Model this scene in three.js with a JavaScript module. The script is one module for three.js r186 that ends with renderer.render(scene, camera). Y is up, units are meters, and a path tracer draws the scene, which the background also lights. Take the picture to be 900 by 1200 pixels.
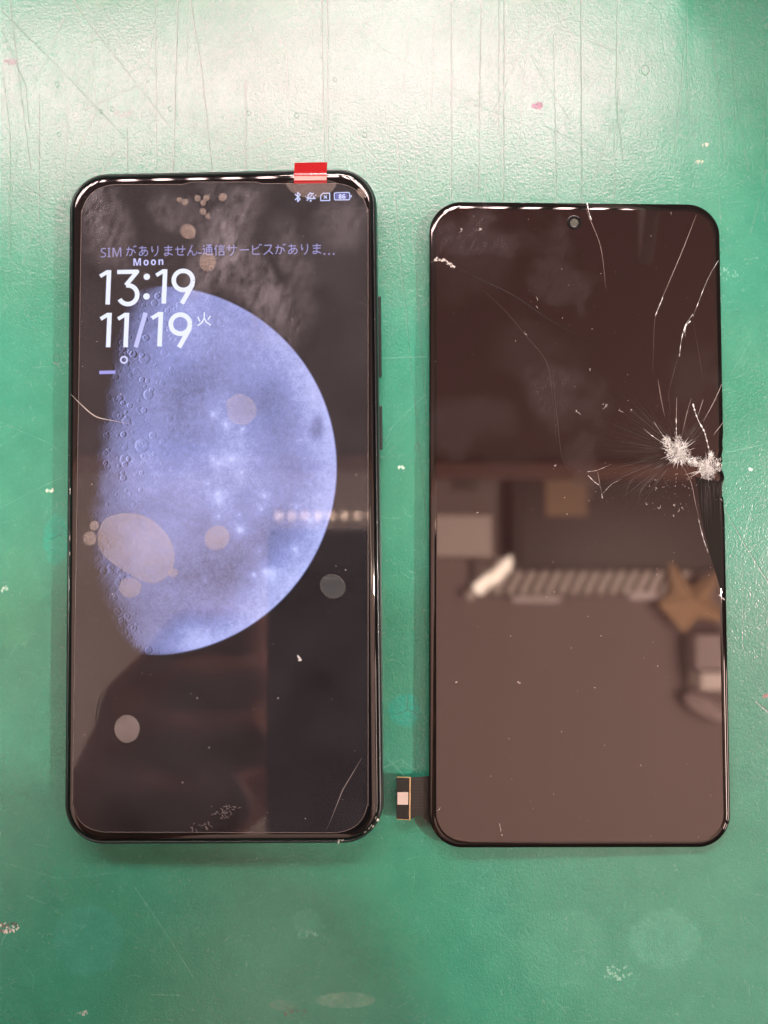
import * as THREE from 'three';
import { RoundedBoxGeometry } from 'three/addons/geometries/RoundedBoxGeometry.js';
import { mergeGeometries } from 'three/addons/utils/BufferGeometryUtils.js';
import { MarchingCubes } from 'three/addons/objects/MarchingCubes.js';

/* ------------------------------------------------------------------ camera, light, exposure */
const scene = new THREE.Scene();
scene.background = new THREE.Color(0.012, 0.011, 0.010);           // the unlit rest of the workshop
const camera = new THREE.PerspectiveCamera(59.49, 0.75, 0.01, 20);
camera.position.set(0.00481, 0.22122, 0.01163);
camera.matrixAutoUpdate = true;
{
  const fwd = new THREE.Vector3(-0.0217067, -0.9983864, -0.0524725), right = new THREE.Vector3(0.9997637, -0.0217366, 0);
  const up = new THREE.Vector3().crossVectors(right, fwd);
  camera.quaternion.setFromRotationMatrix(new THREE.Matrix4().makeBasis(right, up, fwd.clone().negate()));
}
camera.focus = 0.2145;
camera.userData.fStop = 12;
scene.add(camera);
const renderer = new THREE.WebGLRenderer({ antialias: true });
renderer.setSize(768, 1024);
renderer.toneMapping = THREE.LinearToneMapping;
renderer.toneMappingExposure = 1.0;
renderer.shadowMap.enabled = true;

const LED_POWER = 38, ADDED_BACK_POWER = 310, SPOT_POWER = 4.2, ADDED_UPLIGHT_POWER = 40, SIDE_POWER = 6;  // back and uplight drive added lamps; the others drive lamps out of view
const LED_COLOR = new THREE.Color(1.0, 0.84, 0.82), ADDED_BACK_COLOR = new THREE.Color(1.0, 0.92, 0.87), SPOT_COLOR = new THREE.Color(1.0, 0.94, 0.86), UP_COLOR = new THREE.Color(1.0, 0.86, 0.76);

/* ------------------------------------------------------------------ helpers */
function rng(seed) { let s = seed >>> 0; return () => { s = (s + 0x6d2b79f5) | 0; let t = Math.imul(s ^ (s >>> 15), 1 | s); t = (t + Math.imul(t ^ (t >>> 7), 61 | t)) ^ t; return ((t ^ (t >>> 14)) >>> 0) / 4294967296; }; }
const NT = (() => { const r = rng(77), a = new Float32Array(65536); for (let i = 0; i < 65536; i++) a[i] = r(); return a; })();
function vnoise(x, y) {
  const xi = Math.floor(x), yi = Math.floor(y), fx = x - xi, fy = y - yi, u = fx * fx * (3 - 2 * fx), v = fy * fy * (3 - 2 * fy);
  const a = NT[((yi & 255) << 8) | (xi & 255)], b = NT[((yi & 255) << 8) | ((xi + 1) & 255)], c = NT[(((yi + 1) & 255) << 8) | (xi & 255)], d = NT[(((yi + 1) & 255) << 8) | ((xi + 1) & 255)];
  return a + (b - a) * u + (c - a) * v + (a - b - c + d) * u * v;
}
function fbm(x, y, o = 4) { let s = 0, a = 0.5, t = 0; for (let i = 0; i < o; i++) { s += a * vnoise(x, y); t += a; x = x * 2.03 + 17.3; y = y * 2.03 + 9.1; a *= 0.5; } return s / t; }
const clamp = (x, a = 0, b = 1) => Math.min(b, Math.max(a, x));
const smooth = (a, b, x) => { const t = clamp((x - a) / (b - a)); return t * t * (3 - 2 * t); };
const s8 = (l) => Math.round(255 * (l <= 0.0031308 ? 12.92 * clamp(l) : 1.055 * Math.pow(clamp(l), 1 / 2.4) - 0.055));

const used = new Map();
function named(name) { const n = used.get(name) ?? 0; used.set(name, n + 1); return n ? `${name}_${String(n).padStart(3, '0')}` : name; }
function add(o, parent) { o.castShadow = o.receiveShadow = true; (parent ?? scene).add(o); return o; }
function part(name, geo, mat, parent, label) { const m = new THREE.Mesh(geo, mat); m.name = named(name); if (label) m.userData.label = label; return add(m, parent); }
function thing(name, label, category, [x, y, z] = [0, 0, 0], group) { const g = new THREE.Group(); g.name = named(name); g.position.set(x, y, z); g.userData = { label, category }; if (group) g.userData.group = group; return add(g); }
function plainGeo(g) { const n = g.index ? g.toNonIndexed() : g; for (const k of Object.keys(n.attributes)) if (!['position', 'normal', 'uv'].includes(k)) n.deleteAttribute(k); return n; }
const merge = (list) => mergeGeometries(list.map(plainGeo));
function box(w, h, d, x, y, z, r = 0) { const g = r ? new RoundedBoxGeometry(w, h, d, 2, r) : new THREE.BoxGeometry(w, h, d); return g.translate(x, y, z); }
function canvasTex(w, h, draw, srgb = true) { const c = document.createElement('canvas'); c.width = w; c.height = h; draw(c.getContext('2d'), w, h); const t = new THREE.CanvasTexture(c); if (srgb) t.colorSpace = THREE.SRGBColorSpace; t.magFilter = THREE.LinearFilter; return t; }
const std = (o) => new THREE.MeshStandardMaterial(o), phys = (o) => new THREE.MeshPhysicalMaterial(o);
const rgb = (r, g, b) => new THREE.Color().setRGB(r, g, b);

// measurements taken on the photograph, turned to millimetres on the mat, on the phone's face and on the panel's face
const plane = (h) => (x, y) => { const d = h[6] * x + h[7] * y + 1; return [(h[0] * x + h[1] * y + h[2]) / d, (h[3] * x + h[4] * y + h[5]) / d]; };
const onMat = plane([0.219721756, 0, -98.87479, 0.000250955, 0.219972885, -132.09667, 2.158448e-5, 5.2092966e-5]);
const onPhone = plane([0.212000737, -0.00032178, -54.868765, 0.00264823, 0.211575562, -124.795442, 2.158448e-5, 5.2092966e-5]);
const onPanel = plane([0.212128343, -0.0018933, -142.54518, -0.000934728, 0.211606638, -127.9416916, -1.6331945e-5, 5.6368626e-5]);

// closed outline of a rounded rectangle (millimetres), with outward directions
function roundedOutline(w, l, r, n = 14, wobble) {
  const pts = [];
  for (const [cx, cz, a0] of [[w / 2 - r, l / 2 - r, 0], [-w / 2 + r, l / 2 - r, 90], [-w / 2 + r, -l / 2 + r, 180], [w / 2 - r, -l / 2 + r, 270]]) {
    for (let i = 0; i <= n; i++) { const a = (a0 + 90 * i / n) * Math.PI / 180; pts.push([cx + r * Math.cos(a), cz + r * Math.sin(a), Math.cos(a), Math.sin(a)]); }
    const [ex, ez, ox, oz] = pts[pts.length - 1], long = Math.abs(oz) < 0.5 ? l - 2 * r : w - 2 * r, k = Math.round(long / 1.0);
    for (let i = 1; i < k; i++) pts.push([ex - oz * long * i / k, ez + ox * long * i / k, ox, oz]);
  }
  if (wobble) for (const p of pts) { const d = wobble(p[0], p[1]); p[0] += d * p[2]; p[1] += d * p[3]; }
  return pts;
}
// a profile [[outset, height], ...] (mm) carried round an outline; cap closes the last ring; uv spans uw x ul millimetres
function sweep(outline, profile, { cap = true, base = false, uw = 100, ul = 200 } = {}) {
  const pos = [], uv = [], idx = [], N = outline.length;
  const put = (x, y, z) => { pos.push(x / 1000, y / 1000, z / 1000); uv.push(x / uw + 0.5, 0.5 - z / ul); return pos.length / 3 - 1; };
  for (const [o, y] of profile) for (const [x, z, nx, nz] of outline) put(x + nx * o, y, z + nz * o);
  for (let k = 0; k + 1 < profile.length; k++) for (let i = 0; i < N; i++) {
    const j = (i + 1) % N, a = k * N + i, b = k * N + j, c = a + N, d = b + N;
    idx.push(a, c, b, b, c, d);
  }
  const lid = (ring, up) => {
    const [o, y] = profile[ring], first = outline.map(([x, z, nx, nz]) => put(x + nx * o, y, z + nz * o)), mid = put(0, y, 0);
    for (let i = 0; i < N; i++) { const j = (i + 1) % N; up ? idx.push(mid, first[j], first[i]) : idx.push(mid, first[i], first[j]); }
  };
  if (cap) lid(profile.length - 1, true);
  if (base) lid(0, false);
  const g = new THREE.BufferGeometry();
  g.setAttribute('position', new THREE.Float32BufferAttribute(pos, 3)); g.setAttribute('uv', new THREE.Float32BufferAttribute(uv, 2)); g.setIndex(idx);
  g.computeVertexNormals();
  return g;
}
// a flat polygon (mm) with thickness and a small chamfer
function slab(pts, y0, y1, bevel = 0) {
  const s = new THREE.Shape(pts.map(([x, z]) => new THREE.Vector2(x, -z)));
  const g = new THREE.ExtrudeGeometry(s, { depth: Math.max(1e-3, y1 - y0 - 2 * bevel), bevelEnabled: bevel > 0, bevelSize: bevel, bevelOffset: -bevel, bevelThickness: bevel, bevelSegments: 2, curveSegments: 20 });
  g.rotateX(-Math.PI / 2).translate(0, y0 + bevel, 0).scale(0.001, 0.001, 0.001);
  return g;
}
// a fine ridge along a line (mm): a three-sided bar that tapers to its ends
function ridge(pts, w, y, h, taper = [0.25, 0.1]) {
  const pos = [], idx = [], n = pts.length;
  pts.forEach(([x, z], i) => {
    const p = pts[Math.max(0, i - 1)], q = pts[Math.min(n - 1, i + 1)], L = Math.hypot(q[0] - p[0], q[1] - p[1]) || 1, nx = -(q[1] - p[1]) / L, nz = (q[0] - p[0]) / L, t = i / (n - 1);
    const ww = 0.5 * w * (taper[0] + (1 - taper[0]) * Math.min(1, 3 * t)) * (taper[1] + (1 - taper[1]) * Math.min(1, 2.2 * (1 - t)));
    pos.push((x + nx * ww) / 1e3, y / 1e3, (z + nz * ww) / 1e3, x / 1e3, (y + h) / 1e3, z / 1e3, (x - nx * ww) / 1e3, y / 1e3, (z - nz * ww) / 1e3);
    if (i) { const a = 3 * (i - 1), b = 3 * i; idx.push(a, b, a + 1, b, b + 1, a + 1, a + 1, b + 1, a + 2, b + 1, b + 2, a + 2); }
  });
  const g = new THREE.BufferGeometry();
  g.setAttribute('position', new THREE.Float32BufferAttribute(pos, 3)); g.setIndex(idx);
  g.setAttribute('uv', new THREE.Float32BufferAttribute(new Float32Array(pos.length / 3 * 2), 2));
  const f = g.toNonIndexed(); f.computeVertexNormals(); return f;
}
function jittered(pts, step, amount, r) {   // more points on a polyline, each a little off
  const out = [];
  for (let i = 0; i + 1 < pts.length; i++) {
    const [a, b] = [pts[i], pts[i + 1]], L = Math.hypot(b[0] - a[0], b[1] - a[1]), k = Math.max(1, Math.round(L / step));
    for (let j = 0; j < k; j++) out.push([a[0] + (b[0] - a[0]) * j / k + (j ? (r() - 0.5) * amount : 0), a[1] + (b[1] - a[1]) * j / k + (j ? (r() - 0.5) * amount : 0)]);
  }
  out.push(pts[pts.length - 1]);
  return out;
}
function curve(pts, n = 18) { const c = new THREE.CatmullRomCurve3(pts.map(([x, z]) => new THREE.Vector3(x, 0, z))); return c.getPoints(n).map((p) => [p.x, p.z]); }
// an irregular speck lying on height y (mm)
function speck(x, z, y, s, r) {
  const n = 5 + Math.floor(r() * 3), pos = [], idx = [], a0 = r() * 6.3, st = 1 + r() * 1.2, h = y + s * (0.2 + 0.3 * r());
  pos.push(x / 1e3, h / 1e3, z / 1e3);
  for (let i = 0; i < n; i++) { const a = 6.2832 * i / n, q = s * (0.6 + 0.7 * r()), u = q * Math.cos(a) * st, v = q * Math.sin(a); pos.push((x + u * Math.cos(a0) - v * Math.sin(a0)) / 1e3, y / 1e3, (z + u * Math.sin(a0) + v * Math.cos(a0)) / 1e3); idx.push(0, 1 + (i + 1) % n, 1 + i); }
  const g = new THREE.BufferGeometry();
  g.setAttribute('position', new THREE.Float32BufferAttribute(pos, 3)); g.setIndex(idx);
  g.setAttribute('uv', new THREE.Float32BufferAttribute(new Float32Array(pos.length / 3 * 2), 2));
  const f = g.toNonIndexed(); f.computeVertexNormals(); return f;
}

/* ------------------------------------------------------------------ lamps */
{ // LED bar out of view behind the mat, sized for the sheen on it
  const P = new THREE.Vector3(-0.09, 0.372, -0.302), bar = thing('unseen_led_bar_lamp', 'black bar lamp with a row of white diodes, out of view behind the mat, giving its sheen', 'lamp', [P.x, P.y, P.z]);
  bar.lookAt(-0.09, 0, -0.01);
  part('lamp_housing', box(0.62, 0.09, 0.022, 0, 0, -0.014, 0.004), std({ color: rgb(0.03, 0.03, 0.03), roughness: 0.6 }), bar);
  const N = 25, glow = std({ color: rgb(0.8, 0.8, 0.8), emissive: LED_COLOR, emissiveIntensity: 6 }), lens = new RoundedBoxGeometry(0.012, 0.072, 0.003, 2, 0.001);
  for (let i = 0; i < N; i++) {
    const x = (i - (N - 1) / 2) * 0.024;
    const m = part('diode', lens, glow, bar); m.position.set(x, 0, -0.0015);
    const l = new THREE.RectAreaLight(LED_COLOR, LED_POWER, 0.010, 0.070); l.position.set(x, 0, 0.0006); l.lookAt(x, 0, 1); l.rotation.set(0, Math.PI, 0); l.name = named('diode_light'); bar.add(l);
  }
}
{ // added fill bar, high at the back, for forward shadows without more sheen
  const b = thing('added_back_lamp', 'slim white bar lamp added out of view far behind the bench as fill light', 'lamp', [-0.02, 1.36, -1.38]);
  b.lookAt(-0.02, 0, 0.02);
  part('lamp_housing', box(0.54, 0.05, 0.03, 0, 0, -0.02, 0.005), std({ color: rgb(0.4, 0.4, 0.4), roughness: 0.5 }), b);
  part('diffuser', box(0.5, 0.036, 0.004, 0, 0, -0.003), std({ color: rgb(0.8, 0.8, 0.8), emissive: LED_COLOR, emissiveIntensity: 8 }), b);
  const l = new THREE.RectAreaLight(ADDED_BACK_COLOR, ADDED_BACK_POWER, 0.5, 0.034); l.position.set(0, 0, 0.001); l.rotation.set(0, Math.PI, 0); l.name = 'added_back_light'; b.add(l);
}
{ // spot lamp out of view on the right, placed for the shadows cast leftward
  const t = thing('unseen_spot_lamp', 'small white spot lamp out of view high on the right, casting shadows to the left', 'lamp', [1.0, 1.2, 0.05]);
  t.rotation.z = -0.6947;
  part('lamp_housing', new THREE.LatheGeometry([[0.022, 0.004], [0.024, 0.01], [0.022, 0.05], [0.012, 0.07], [0, 0.07]].map(([x, y]) => new THREE.Vector2(x, y)), 32), std({ color: rgb(0.6, 0.6, 0.58), roughness: 0.5 }), t);
  part('bulb', new THREE.SphereGeometry(0.014, 20, 14).translate(0, 0.012, 0), std({ color: rgb(0.8, 0.8, 0.8), emissive: SPOT_COLOR, emissiveIntensity: 6 }), t);
  const l = new THREE.SpotLight(SPOT_COLOR, SPOT_POWER, 0, 0.5, 0.4, 2); l.name = 'unseen_spot_light'; l.shadow.radius = 0.6; l.position.set(0, -0.008, 0); l.target.position.set(0, -1, 0); t.add(l, l.target);
}
for (const [sx, label] of [[1, 'uplighter lamp out of view, put in to brighten the ceiling from the right'], [-1, 'uplighter lamp out of view, put in to brighten the ceiling from the left']]) {
  const u = thing('added_uplighter', label, 'lamp', [0.95 * sx, 0.35, 0.35]);  // added fill lamps that light the ceiling mirrored in the glass
  part('lamp_housing', box(0.54, 0.05, 1.04, 0, -0.03, 0, 0.01), std({ color: rgb(0.1, 0.1, 0.1), roughness: 0.5 }), u);
  part('diffuser', box(0.5, 0.004, 1.0, 0, -0.003, 0), std({ color: rgb(0.8, 0.8, 0.8), emissive: UP_COLOR, emissiveIntensity: 4 }), u);
  const l = new THREE.RectAreaLight(UP_COLOR, ADDED_UPLIGHT_POWER, 0.5, 1.0); l.position.set(0.95 * sx, 0.352, 0.35); l.rotation.x = Math.PI / 2; l.name = named('added_uplight'); scene.add(l);
}

{ // panel lamp out of view, placed for the bright band on the right bevel
  const p = thing('unseen_panel_lamp', 'broad white panel lamp out of view far to the right, brightening the glass edge of the screen panel', 'lamp', [1.25, 0.52, 0.5]);
  part('lamp_frame', box(0.03, 0.62, 0.70, 0.02, 0, 0, 0.004), std({ color: rgb(0.1, 0.1, 0.1), roughness: 0.5 }), p);
  part('diffuser', box(0.004, 0.58, 0.66, 0.003, 0, 0), std({ color: rgb(0.8, 0.8, 0.8), emissive: UP_COLOR, emissiveIntensity: 2 }), p);
  const l = new THREE.RectAreaLight(UP_COLOR, SIDE_POWER, 0.66, 0.58); l.name = 'unseen_panel_light'; l.position.set(-0.002, 0, 0); l.rotation.y = Math.PI / 2; p.add(l);
}
{ // boards out of view: one cuts off the sheen, one shades the near left
  const b = thing('unseen_leaning_board', 'grey board out of view beyond the back right corner, placed to end the sheen on the mat', 'board', [0.0725, 0, -0.28]);
  const g = new RoundedBoxGeometry(0.006, 0.24, 0.14, 2, 0.001).translate(0.003, 0.12, 0.07); g.rotateZ(-Math.atan(0.306));
  part('board', g, std({ color: rgb(0.22, 0.22, 0.2), roughness: 0.8 }), b);
  const s = thing('unseen_shade_board', 'dark slanted board out of view on the right, placed to shade the near left of the mat', 'shelf', [0, 0.45, 0]);
  const pts = [[290, 50], [369, 73], [384, 94], [450, 188], [450, 260], [290, 260]];
  part('shelf_board', slab(pts.slice().reverse(), 0, 12, 1), std({ color: rgb(0.12, 0.07, 0.05), roughness: 0.7 }), s);
  part('bracket', box(0.02, 0.46, 0.02, 0.44, -0.225, 0.24, 0.003), std({ color: rgb(0.1, 0.1, 0.1), roughness: 0.5 }), s);
}

/* ------------------------------------------------------------------ the mat */
const MW = 220, ML = 280, TS = 2048;     // one repeat of its pattern, mm
const matScratch = (() => {              // scratches: [points mm, width mm, depth -1..1 (dark groove .. pale scuff)]
  const r = rng(5), list = [], dark = (pts, w = 0.16, d = 1) => list.push([jittered(pts.map((p) => onMat(...p)), 3, 0.12, r), w, -d]), pale = (pts, w = 0.14, d = 0.6) => list.push([jittered(pts.map((p) => onMat(...p)), 2, 0.15, r), w, d]);
  dark([[223, 0], [236, 80], [249, 205]], 0.26); dark([[209, -10], [206, 90], [203, 205]], 0.24); dark([[182, 0], [183, 110], [183, 205]]); dark([[377, 0], [380, 190]], 0.2); dark([[384, 0], [384, 190]]); dark([[288, 95], [288, 205]], 0.2);
  dark([[149, 150], [149, 207]]); dark([[12, 0], [22, 90], [36, 200]], 0.22); dark([[4, 90], [12, 160], [11, 300]]); dark([[46, 110], [46, 260]]); dark([[-10, 0], [60, 70], [150, 165]], 0.15); dark([[85, 0], [130, 60], [200, 150]], 0.15); dark([[0, 30], [30, 100], [34, 150]]);
  dark([[529, 0], [529, 235]], 0.2); dark([[591, 0], [590, 240]], 0.24); dark([[585, 0], [584, 160]]); dark([[681, 0], [682, 240]], 0.24); dark([[724, 0], [722, 110], [730, 190]], 0.2); dark([[649, 40], [652, 240]]); dark([[564, 0], [560, 230]]); dark([[610, 60], [650, 30], [720, 60]], 0.12, 0.7); dark([[620, 200], [700, 90], [760, 0]], 0.12, 0.6);
  dark([[463, 225], [472, 330], [486, 470], [503, 640]], 0.2, 0.7); dark([[483, 260], [492, 380], [501, 500]], 0.18, 0.6); dark([[445, 205], [470, 250], [488, 262]], 0.12, 0.4); dark([[850, 598], [874, 640], [905, 690]], 0.2, 0.9); dark([[870, 640], [871, 760]], 0.1, 0.5);
  dark([[805, 0], [806, 130]], 0.2, 0.5); dark([[858, 0], [862, 150]], 0.16, 0.4); dark([[463, 838], [478, 832], [492, 839]], 0.22, 0.9); dark([[478, 815], [477, 832]], 0.2, 0.8); dark([[60, 632], [72, 626], [84, 642]], 0.2, 0.8); dark([[886, 822], [905, 838]], 0.3, 0.8);  // first two dark lines follow the step edges of the sheen
  for (let i = 0; i < 70; i++) { const x = r() * 900, y = r() * 230 - 10, a = Math.PI / 2 + (r() - 0.5) * (r() < 0.55 ? 0.25 : 2.6), L = 30 + 120 * r(); dark([[x, y], [x + Math.cos(a) * L * 0.5 + 3 * (r() - 0.5), y + Math.sin(a) * L * 0.5], [x + Math.cos(a) * L, y + Math.sin(a) * L]], 0.08 + 0.06 * r(), 0.3 + 0.5 * r()); }
  for (let i = 0; i < 26; i++) { const x = r() * 900, y = 240 + r() * 800, a = Math.PI / 2 + (r() - 0.5) * 0.5, L = 60 + 160 * r(); dark([[x, y], [x + Math.cos(a) * L, y + Math.sin(a) * L]], 0.08, 0.25); }
  pale([[158, 1040], [195, 1095], [226, 1145]], 0.13, 0.7); pale([[0, 495], [60, 520], [80, 540]], 0.08, 0.3); pale([[0, 595], [40, 575], [80, 555]], 0.08, 0.35); pale([[455, 505], [490, 470], [500, 462]], 0.14, 0.35); pale([[440, 420], [500, 418]], 0.12, 0.5); pale([[440, 540], [470, 500], [498, 468]], 0.09, 0.25);
  pale([[850, 530], [895, 521]], 0.12, 0.5); pale([[868, 640], [882, 590]], 0.12, 0.5); pale([[440, 905], [470, 890], [489, 905]], 0.25, 0.35); pale([[455, 890], [490, 925]], 0.14, 0.6); pale([[855, 440], [880, 400], [868, 370]], 0.14, 0.25); pale([[0, 1010], [70, 1030], [140, 1022]], 0.1, 0.3);
  for (let i = 0; i < 2400; i++) {
    const x = r() * 940 - 20, y = r() * 1240 - 20, a = r() * 6.28, L = 5 + 40 * r() * r(), b = a + (r() - 0.5) * 1.6;
    pale([[x, y], [x + Math.cos(a) * L * 0.5, y + Math.sin(a) * L * 0.5], [x + Math.cos(a) * L * 0.5 + Math.cos(b) * L * 0.5, y + Math.sin(a) * L * 0.5 + Math.sin(b) * L * 0.5]], 0.04 + 0.06 * r(), 0.10 + 0.45 * r() * r());
  }
  return list;
})();
const matDents = [[67, 99, 2.6], [131, 128, 2.2], [347, 136, 2.4], [291, 133, 2.2], [69, 158, 2], [427, 159, 2.4], [199, 128, 2], [392, 94, 1.8], [757, 82, 4.5], [118, 131, 2], [66, 421, 4], [489, 525, 3]];
function strokeMm(c, list, px, pz, pick) {
  c.lineCap = 'round'; c.lineJoin = 'round';
  for (const [pts, w, d] of list) { const st = pick(d); if (!st) continue; c.strokeStyle = st; c.lineWidth = Math.max(0.7, w * pz); c.beginPath(); pts.forEach(([x, z], i) => { const X = (x + MW / 2) * px, Y = (z + ML / 2) * pz; i ? c.lineTo(X, Y) : c.moveTo(X, Y); }); c.stroke(); }
}
const stains = [ // px centre, px radii, tint (added to albedo), grain
  [778, 1100, 38, 32, [0.03, 0.06, 0.05], 1], [104, 1102, 40, 40, [0.01, 0.035, 0.05], 1], [474, 832, 18, 19, [-0.02, 0.06, 0.07], 0.9], [66, 632, 15, 30, [-0.02, 0.05, 0.04], 0.9], [405, 1172, 34, 9, [0.10, 0.07, 0.06], 1], [330, 1178, 16, 6, [0.06, 0.02, 0.02], 1], [360, 1080, 16, 16, [0.02, 0.05, 0.04], 1], [660, 1110, 50, 44, [0.015, 0.03, 0.02], 0.8], [20, 700, 30, 60, [0.01, 0.03, 0.01], 0.6],
].map(([x, y, a, b, t, g]) => [...onMat(x, y), a * 0.215, b * 0.215, t, g]);
const matColor = canvasTex(TS, TS, (c, w, h) => {
  const im = c.createImageData(w, h), d = im.data;
  for (let j = 0; j < h; j++) for (let i = 0; i < w; i++) {
    const x = (i + 0.5) / w * MW - MW / 2, z = (j + 0.5) / h * ML - ML / 2;
    const big = fbm(x * 0.03 + 5, z * 0.03 + 3, 3) - 0.5, mid = fbm(x * 0.22, z * 0.22 + 40, 3) - 0.5, fine = vnoise(x * 3.1, z * 3.1) - 0.5, grain = NT[(i * 131 + j * 7919) & 65535] - 0.5;
    const k = 1 + 0.22 * big + 0.16 * mid + 0.10 * fine + 0.07 * grain;
    let R = 0.036 * k + 0.010 * mid, G = 0.290 * k, B = 0.178 * k + 0.02 * big;
    const fleck = vnoise(x * 1.9 + 100, z * 1.9); if (fleck > 0.86) { const q = (fleck - 0.86) * 2.2 * vnoise(x * 0.3, z * 0.3); R += q * 0.3; G += q * 0.3; B += q * 0.3; }
    for (const [sx, sz, a, b, t, g] of stains) { const u = (x - sx) / a, v = (z - sz) / b, q = u * u + v * v; if (q < 1.6) { const m = smooth(1.15, 0.8, q + 0.5 * (fbm(x * 0.5, z * 0.5, 3) - 0.5)) * (1 - 0.6 * g + 1.2 * g * (vnoise(x * 2.2, z * 2.2) * vnoise(x * 0.9 + 9, z * 0.9))); R += t[0] * m; G += t[1] * m; B += t[2] * m; } }
    const o = 4 * (j * w + i); d[o] = s8(R); d[o + 1] = s8(G); d[o + 2] = s8(B); d[o + 3] = 255;
  }
  c.putImageData(im, 0, 0);
  const px = w / MW, pz = h / ML;
  strokeMm(c, matScratch, px, pz, (s) => (s < 0 ? `rgba(34,92,66,${0.55 * -s})` : `rgba(205,235,215,${0.75 * s})`));
  const blot = (x, y, n, R, col, seed, s0 = 1) => { const r = rng(seed); for (let i = 0; i < n; i++) { const a = r() * 6.28, q = R * Math.sqrt(r()), [mx, mz] = onMat(x + q * Math.cos(a) * 1.6, y + q * Math.sin(a) * 0.7); c.fillStyle = col(r); c.beginPath(); c.ellipse((mx + MW / 2) * px, (mz + ML / 2) * pz, s0 * (1 + 3 * r()), s0 * (1 + 2 * r()), r() * 3, 0, 6.3); c.fill(); } };
  blot(8, 1087, 60, 9, (r) => (r() < 0.6 ? 'rgba(235,225,215,.9)' : r() < 0.5 ? 'rgba(140,100,96,.8)' : 'rgba(60,90,75,.8)'), 31);
  blot(723, 1140, 40, 13, () => 'rgba(215,235,215,.55)', 32, 0.8); blot(630, 124, 26, 4, (r) => (r() < 0.6 ? 'rgba(44,62,50,.95)' : 'rgba(70,70,58,.8)'), 33, 1.2); blot(12, 72, 24, 4.5, () => 'rgba(50,90,70,.5)', 34, 1.2); blot(145, 133, 30, 7, () => 'rgba(60,110,85,.35)', 35); blot(826, 170, 8, 2.5, () => 'rgba(235,210,190,.8)', 36); blot(820, 190, 8, 3, () => 'rgba(225,205,180,.6)', 37); blot(898, 816, 14, 3, () => 'rgba(150,125,115,.7)', 38); blot(58, 575, 14, 3, () => 'rgba(230,235,215,.7)', 39); blot(471, 548, 14, 2.5, () => 'rgba(230,240,225,.7)', 40); blot(97, 1187, 12, 4, () => 'rgba(220,205,200,.6)', 41); blot(880, 550, 6, 1.5, () => 'rgba(235,240,230,.8)', 42); blot(3, 690, 14, 5, () => 'rgba(225,240,225,.45)', 43); blot(360, 1095, 16, 9, () => 'rgba(190,225,205,.35)', 44); blot(345, 1185, 14, 9, () => 'rgba(150,70,60,.35)', 45); blot(850, 320, 20, 10, () => 'rgba(225,245,235,.3)', 46);
  for (const [x, y, q] of matDents) { const [mx, mz] = onMat(x, y); c.strokeStyle = 'rgba(40,95,75,.6)'; c.lineWidth = 1.2; c.beginPath(); c.arc((mx + MW / 2) * px, (mz + ML / 2) * pz, q * 0.215 * px, 0, 6.3); c.stroke(); }
  const r = rng(9); for (let i = 0; i < 700; i++) { c.fillStyle = r() < 0.75 ? `rgba(225,245,232,${0.2 + 0.5 * r()})` : `rgba(40,70,60,${0.2 + 0.4 * r()})`; const q = 0.5 + 1.1 * r() * r(); c.fillRect(r() * w, r() * h, q * 1.4, q); }
});
const matBump = canvasTex(TS, TS, (c, w, h) => {
  const im = c.createImageData(w, h), d = im.data;
  for (let j = 0; j < h; j++) for (let i = 0; i < w; i++) {
    const x = (i + 0.5) / w * MW - MW / 2, z = (j + 0.5) / h * ML - ML / 2;
    const wx = x + 0.5 * vnoise(x * 0.9, z * 0.9), wz = z + 0.5 * vnoise(x * 0.9 + 50, z * 0.9);
    const peb = 1 - Math.abs(2 * vnoise(wx * 1.15, wz * 1.15 + 60) - 1), peb2 = vnoise(wx * 2.7, wz * 2.7), worm = Math.max(0, 1 - 7 * Math.abs(vnoise(wx * 0.55 + 20, wz * 0.55) - 0.5));
    const v = 110 + 12 * (peb - 0.5) + 30 * (peb2 - 0.5) + 46 * (vnoise(x * 4.2, z * 4.2 + 9) - 0.5) + 20 * worm * vnoise(x * 0.4, z * 0.4 + 7) + 36 * (NT[(i * 57 + j * 5711) & 65535] - 0.5), o = 4 * (j * w + i);
    d[o] = d[o + 1] = d[o + 2] = clamp(v, 0, 255); d[o + 3] = 255;
  }
  c.putImageData(im, 0, 0);
  const px = w / MW, pz = h / ML;
  strokeMm(c, matScratch, px, pz, (s) => (s < 0 ? `rgba(0,0,0,${0.5 * -s})` : `rgba(250,250,250,${0.5 * s})`));
  for (const [x, y, q] of matDents) { const [mx, mz] = onMat(x, y); c.strokeStyle = 'rgba(0,0,0,.8)'; c.lineWidth = 1.5; c.beginPath(); c.arc((mx + MW / 2) * px, (mz + ML / 2) * pz, q * 0.215 * px, 0, 6.3); c.stroke(); }
}, false);
const matRough = canvasTex(1024, 1024, (c, w, h) => {      // worn and greasy patches
  const im = c.createImageData(w, h), d = im.data;
  for (let j = 0; j < h; j++) for (let i = 0; i < w; i++) {
    const x = (i + 0.5) / w * MW, z = (j + 0.5) / h * ML, a = fbm(x * 0.07 + 3, z * 0.07, 4), b = fbm(x * 0.5, z * 0.5 + 30, 3), f = vnoise(x * 2.6, z * 2.6), o = 4 * (j * w + i);
    d[o] = d[o + 1] = d[o + 2] = clamp(255 * (0.25 + 0.07 * (a - 0.45) + 0.035 * (b - 0.5) + 0.03 * (f - 0.5)), 0, 255); d[o + 3] = 255;
  }
  c.putImageData(im, 0, 0);
  strokeMm(c, matScratch, w / MW, h / ML, (s) => (s < 0 ? `rgba(110,110,110,${0.8 * -s})` : `rgba(95,95,95,${0.6 * s})`));
}, false);
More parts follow.
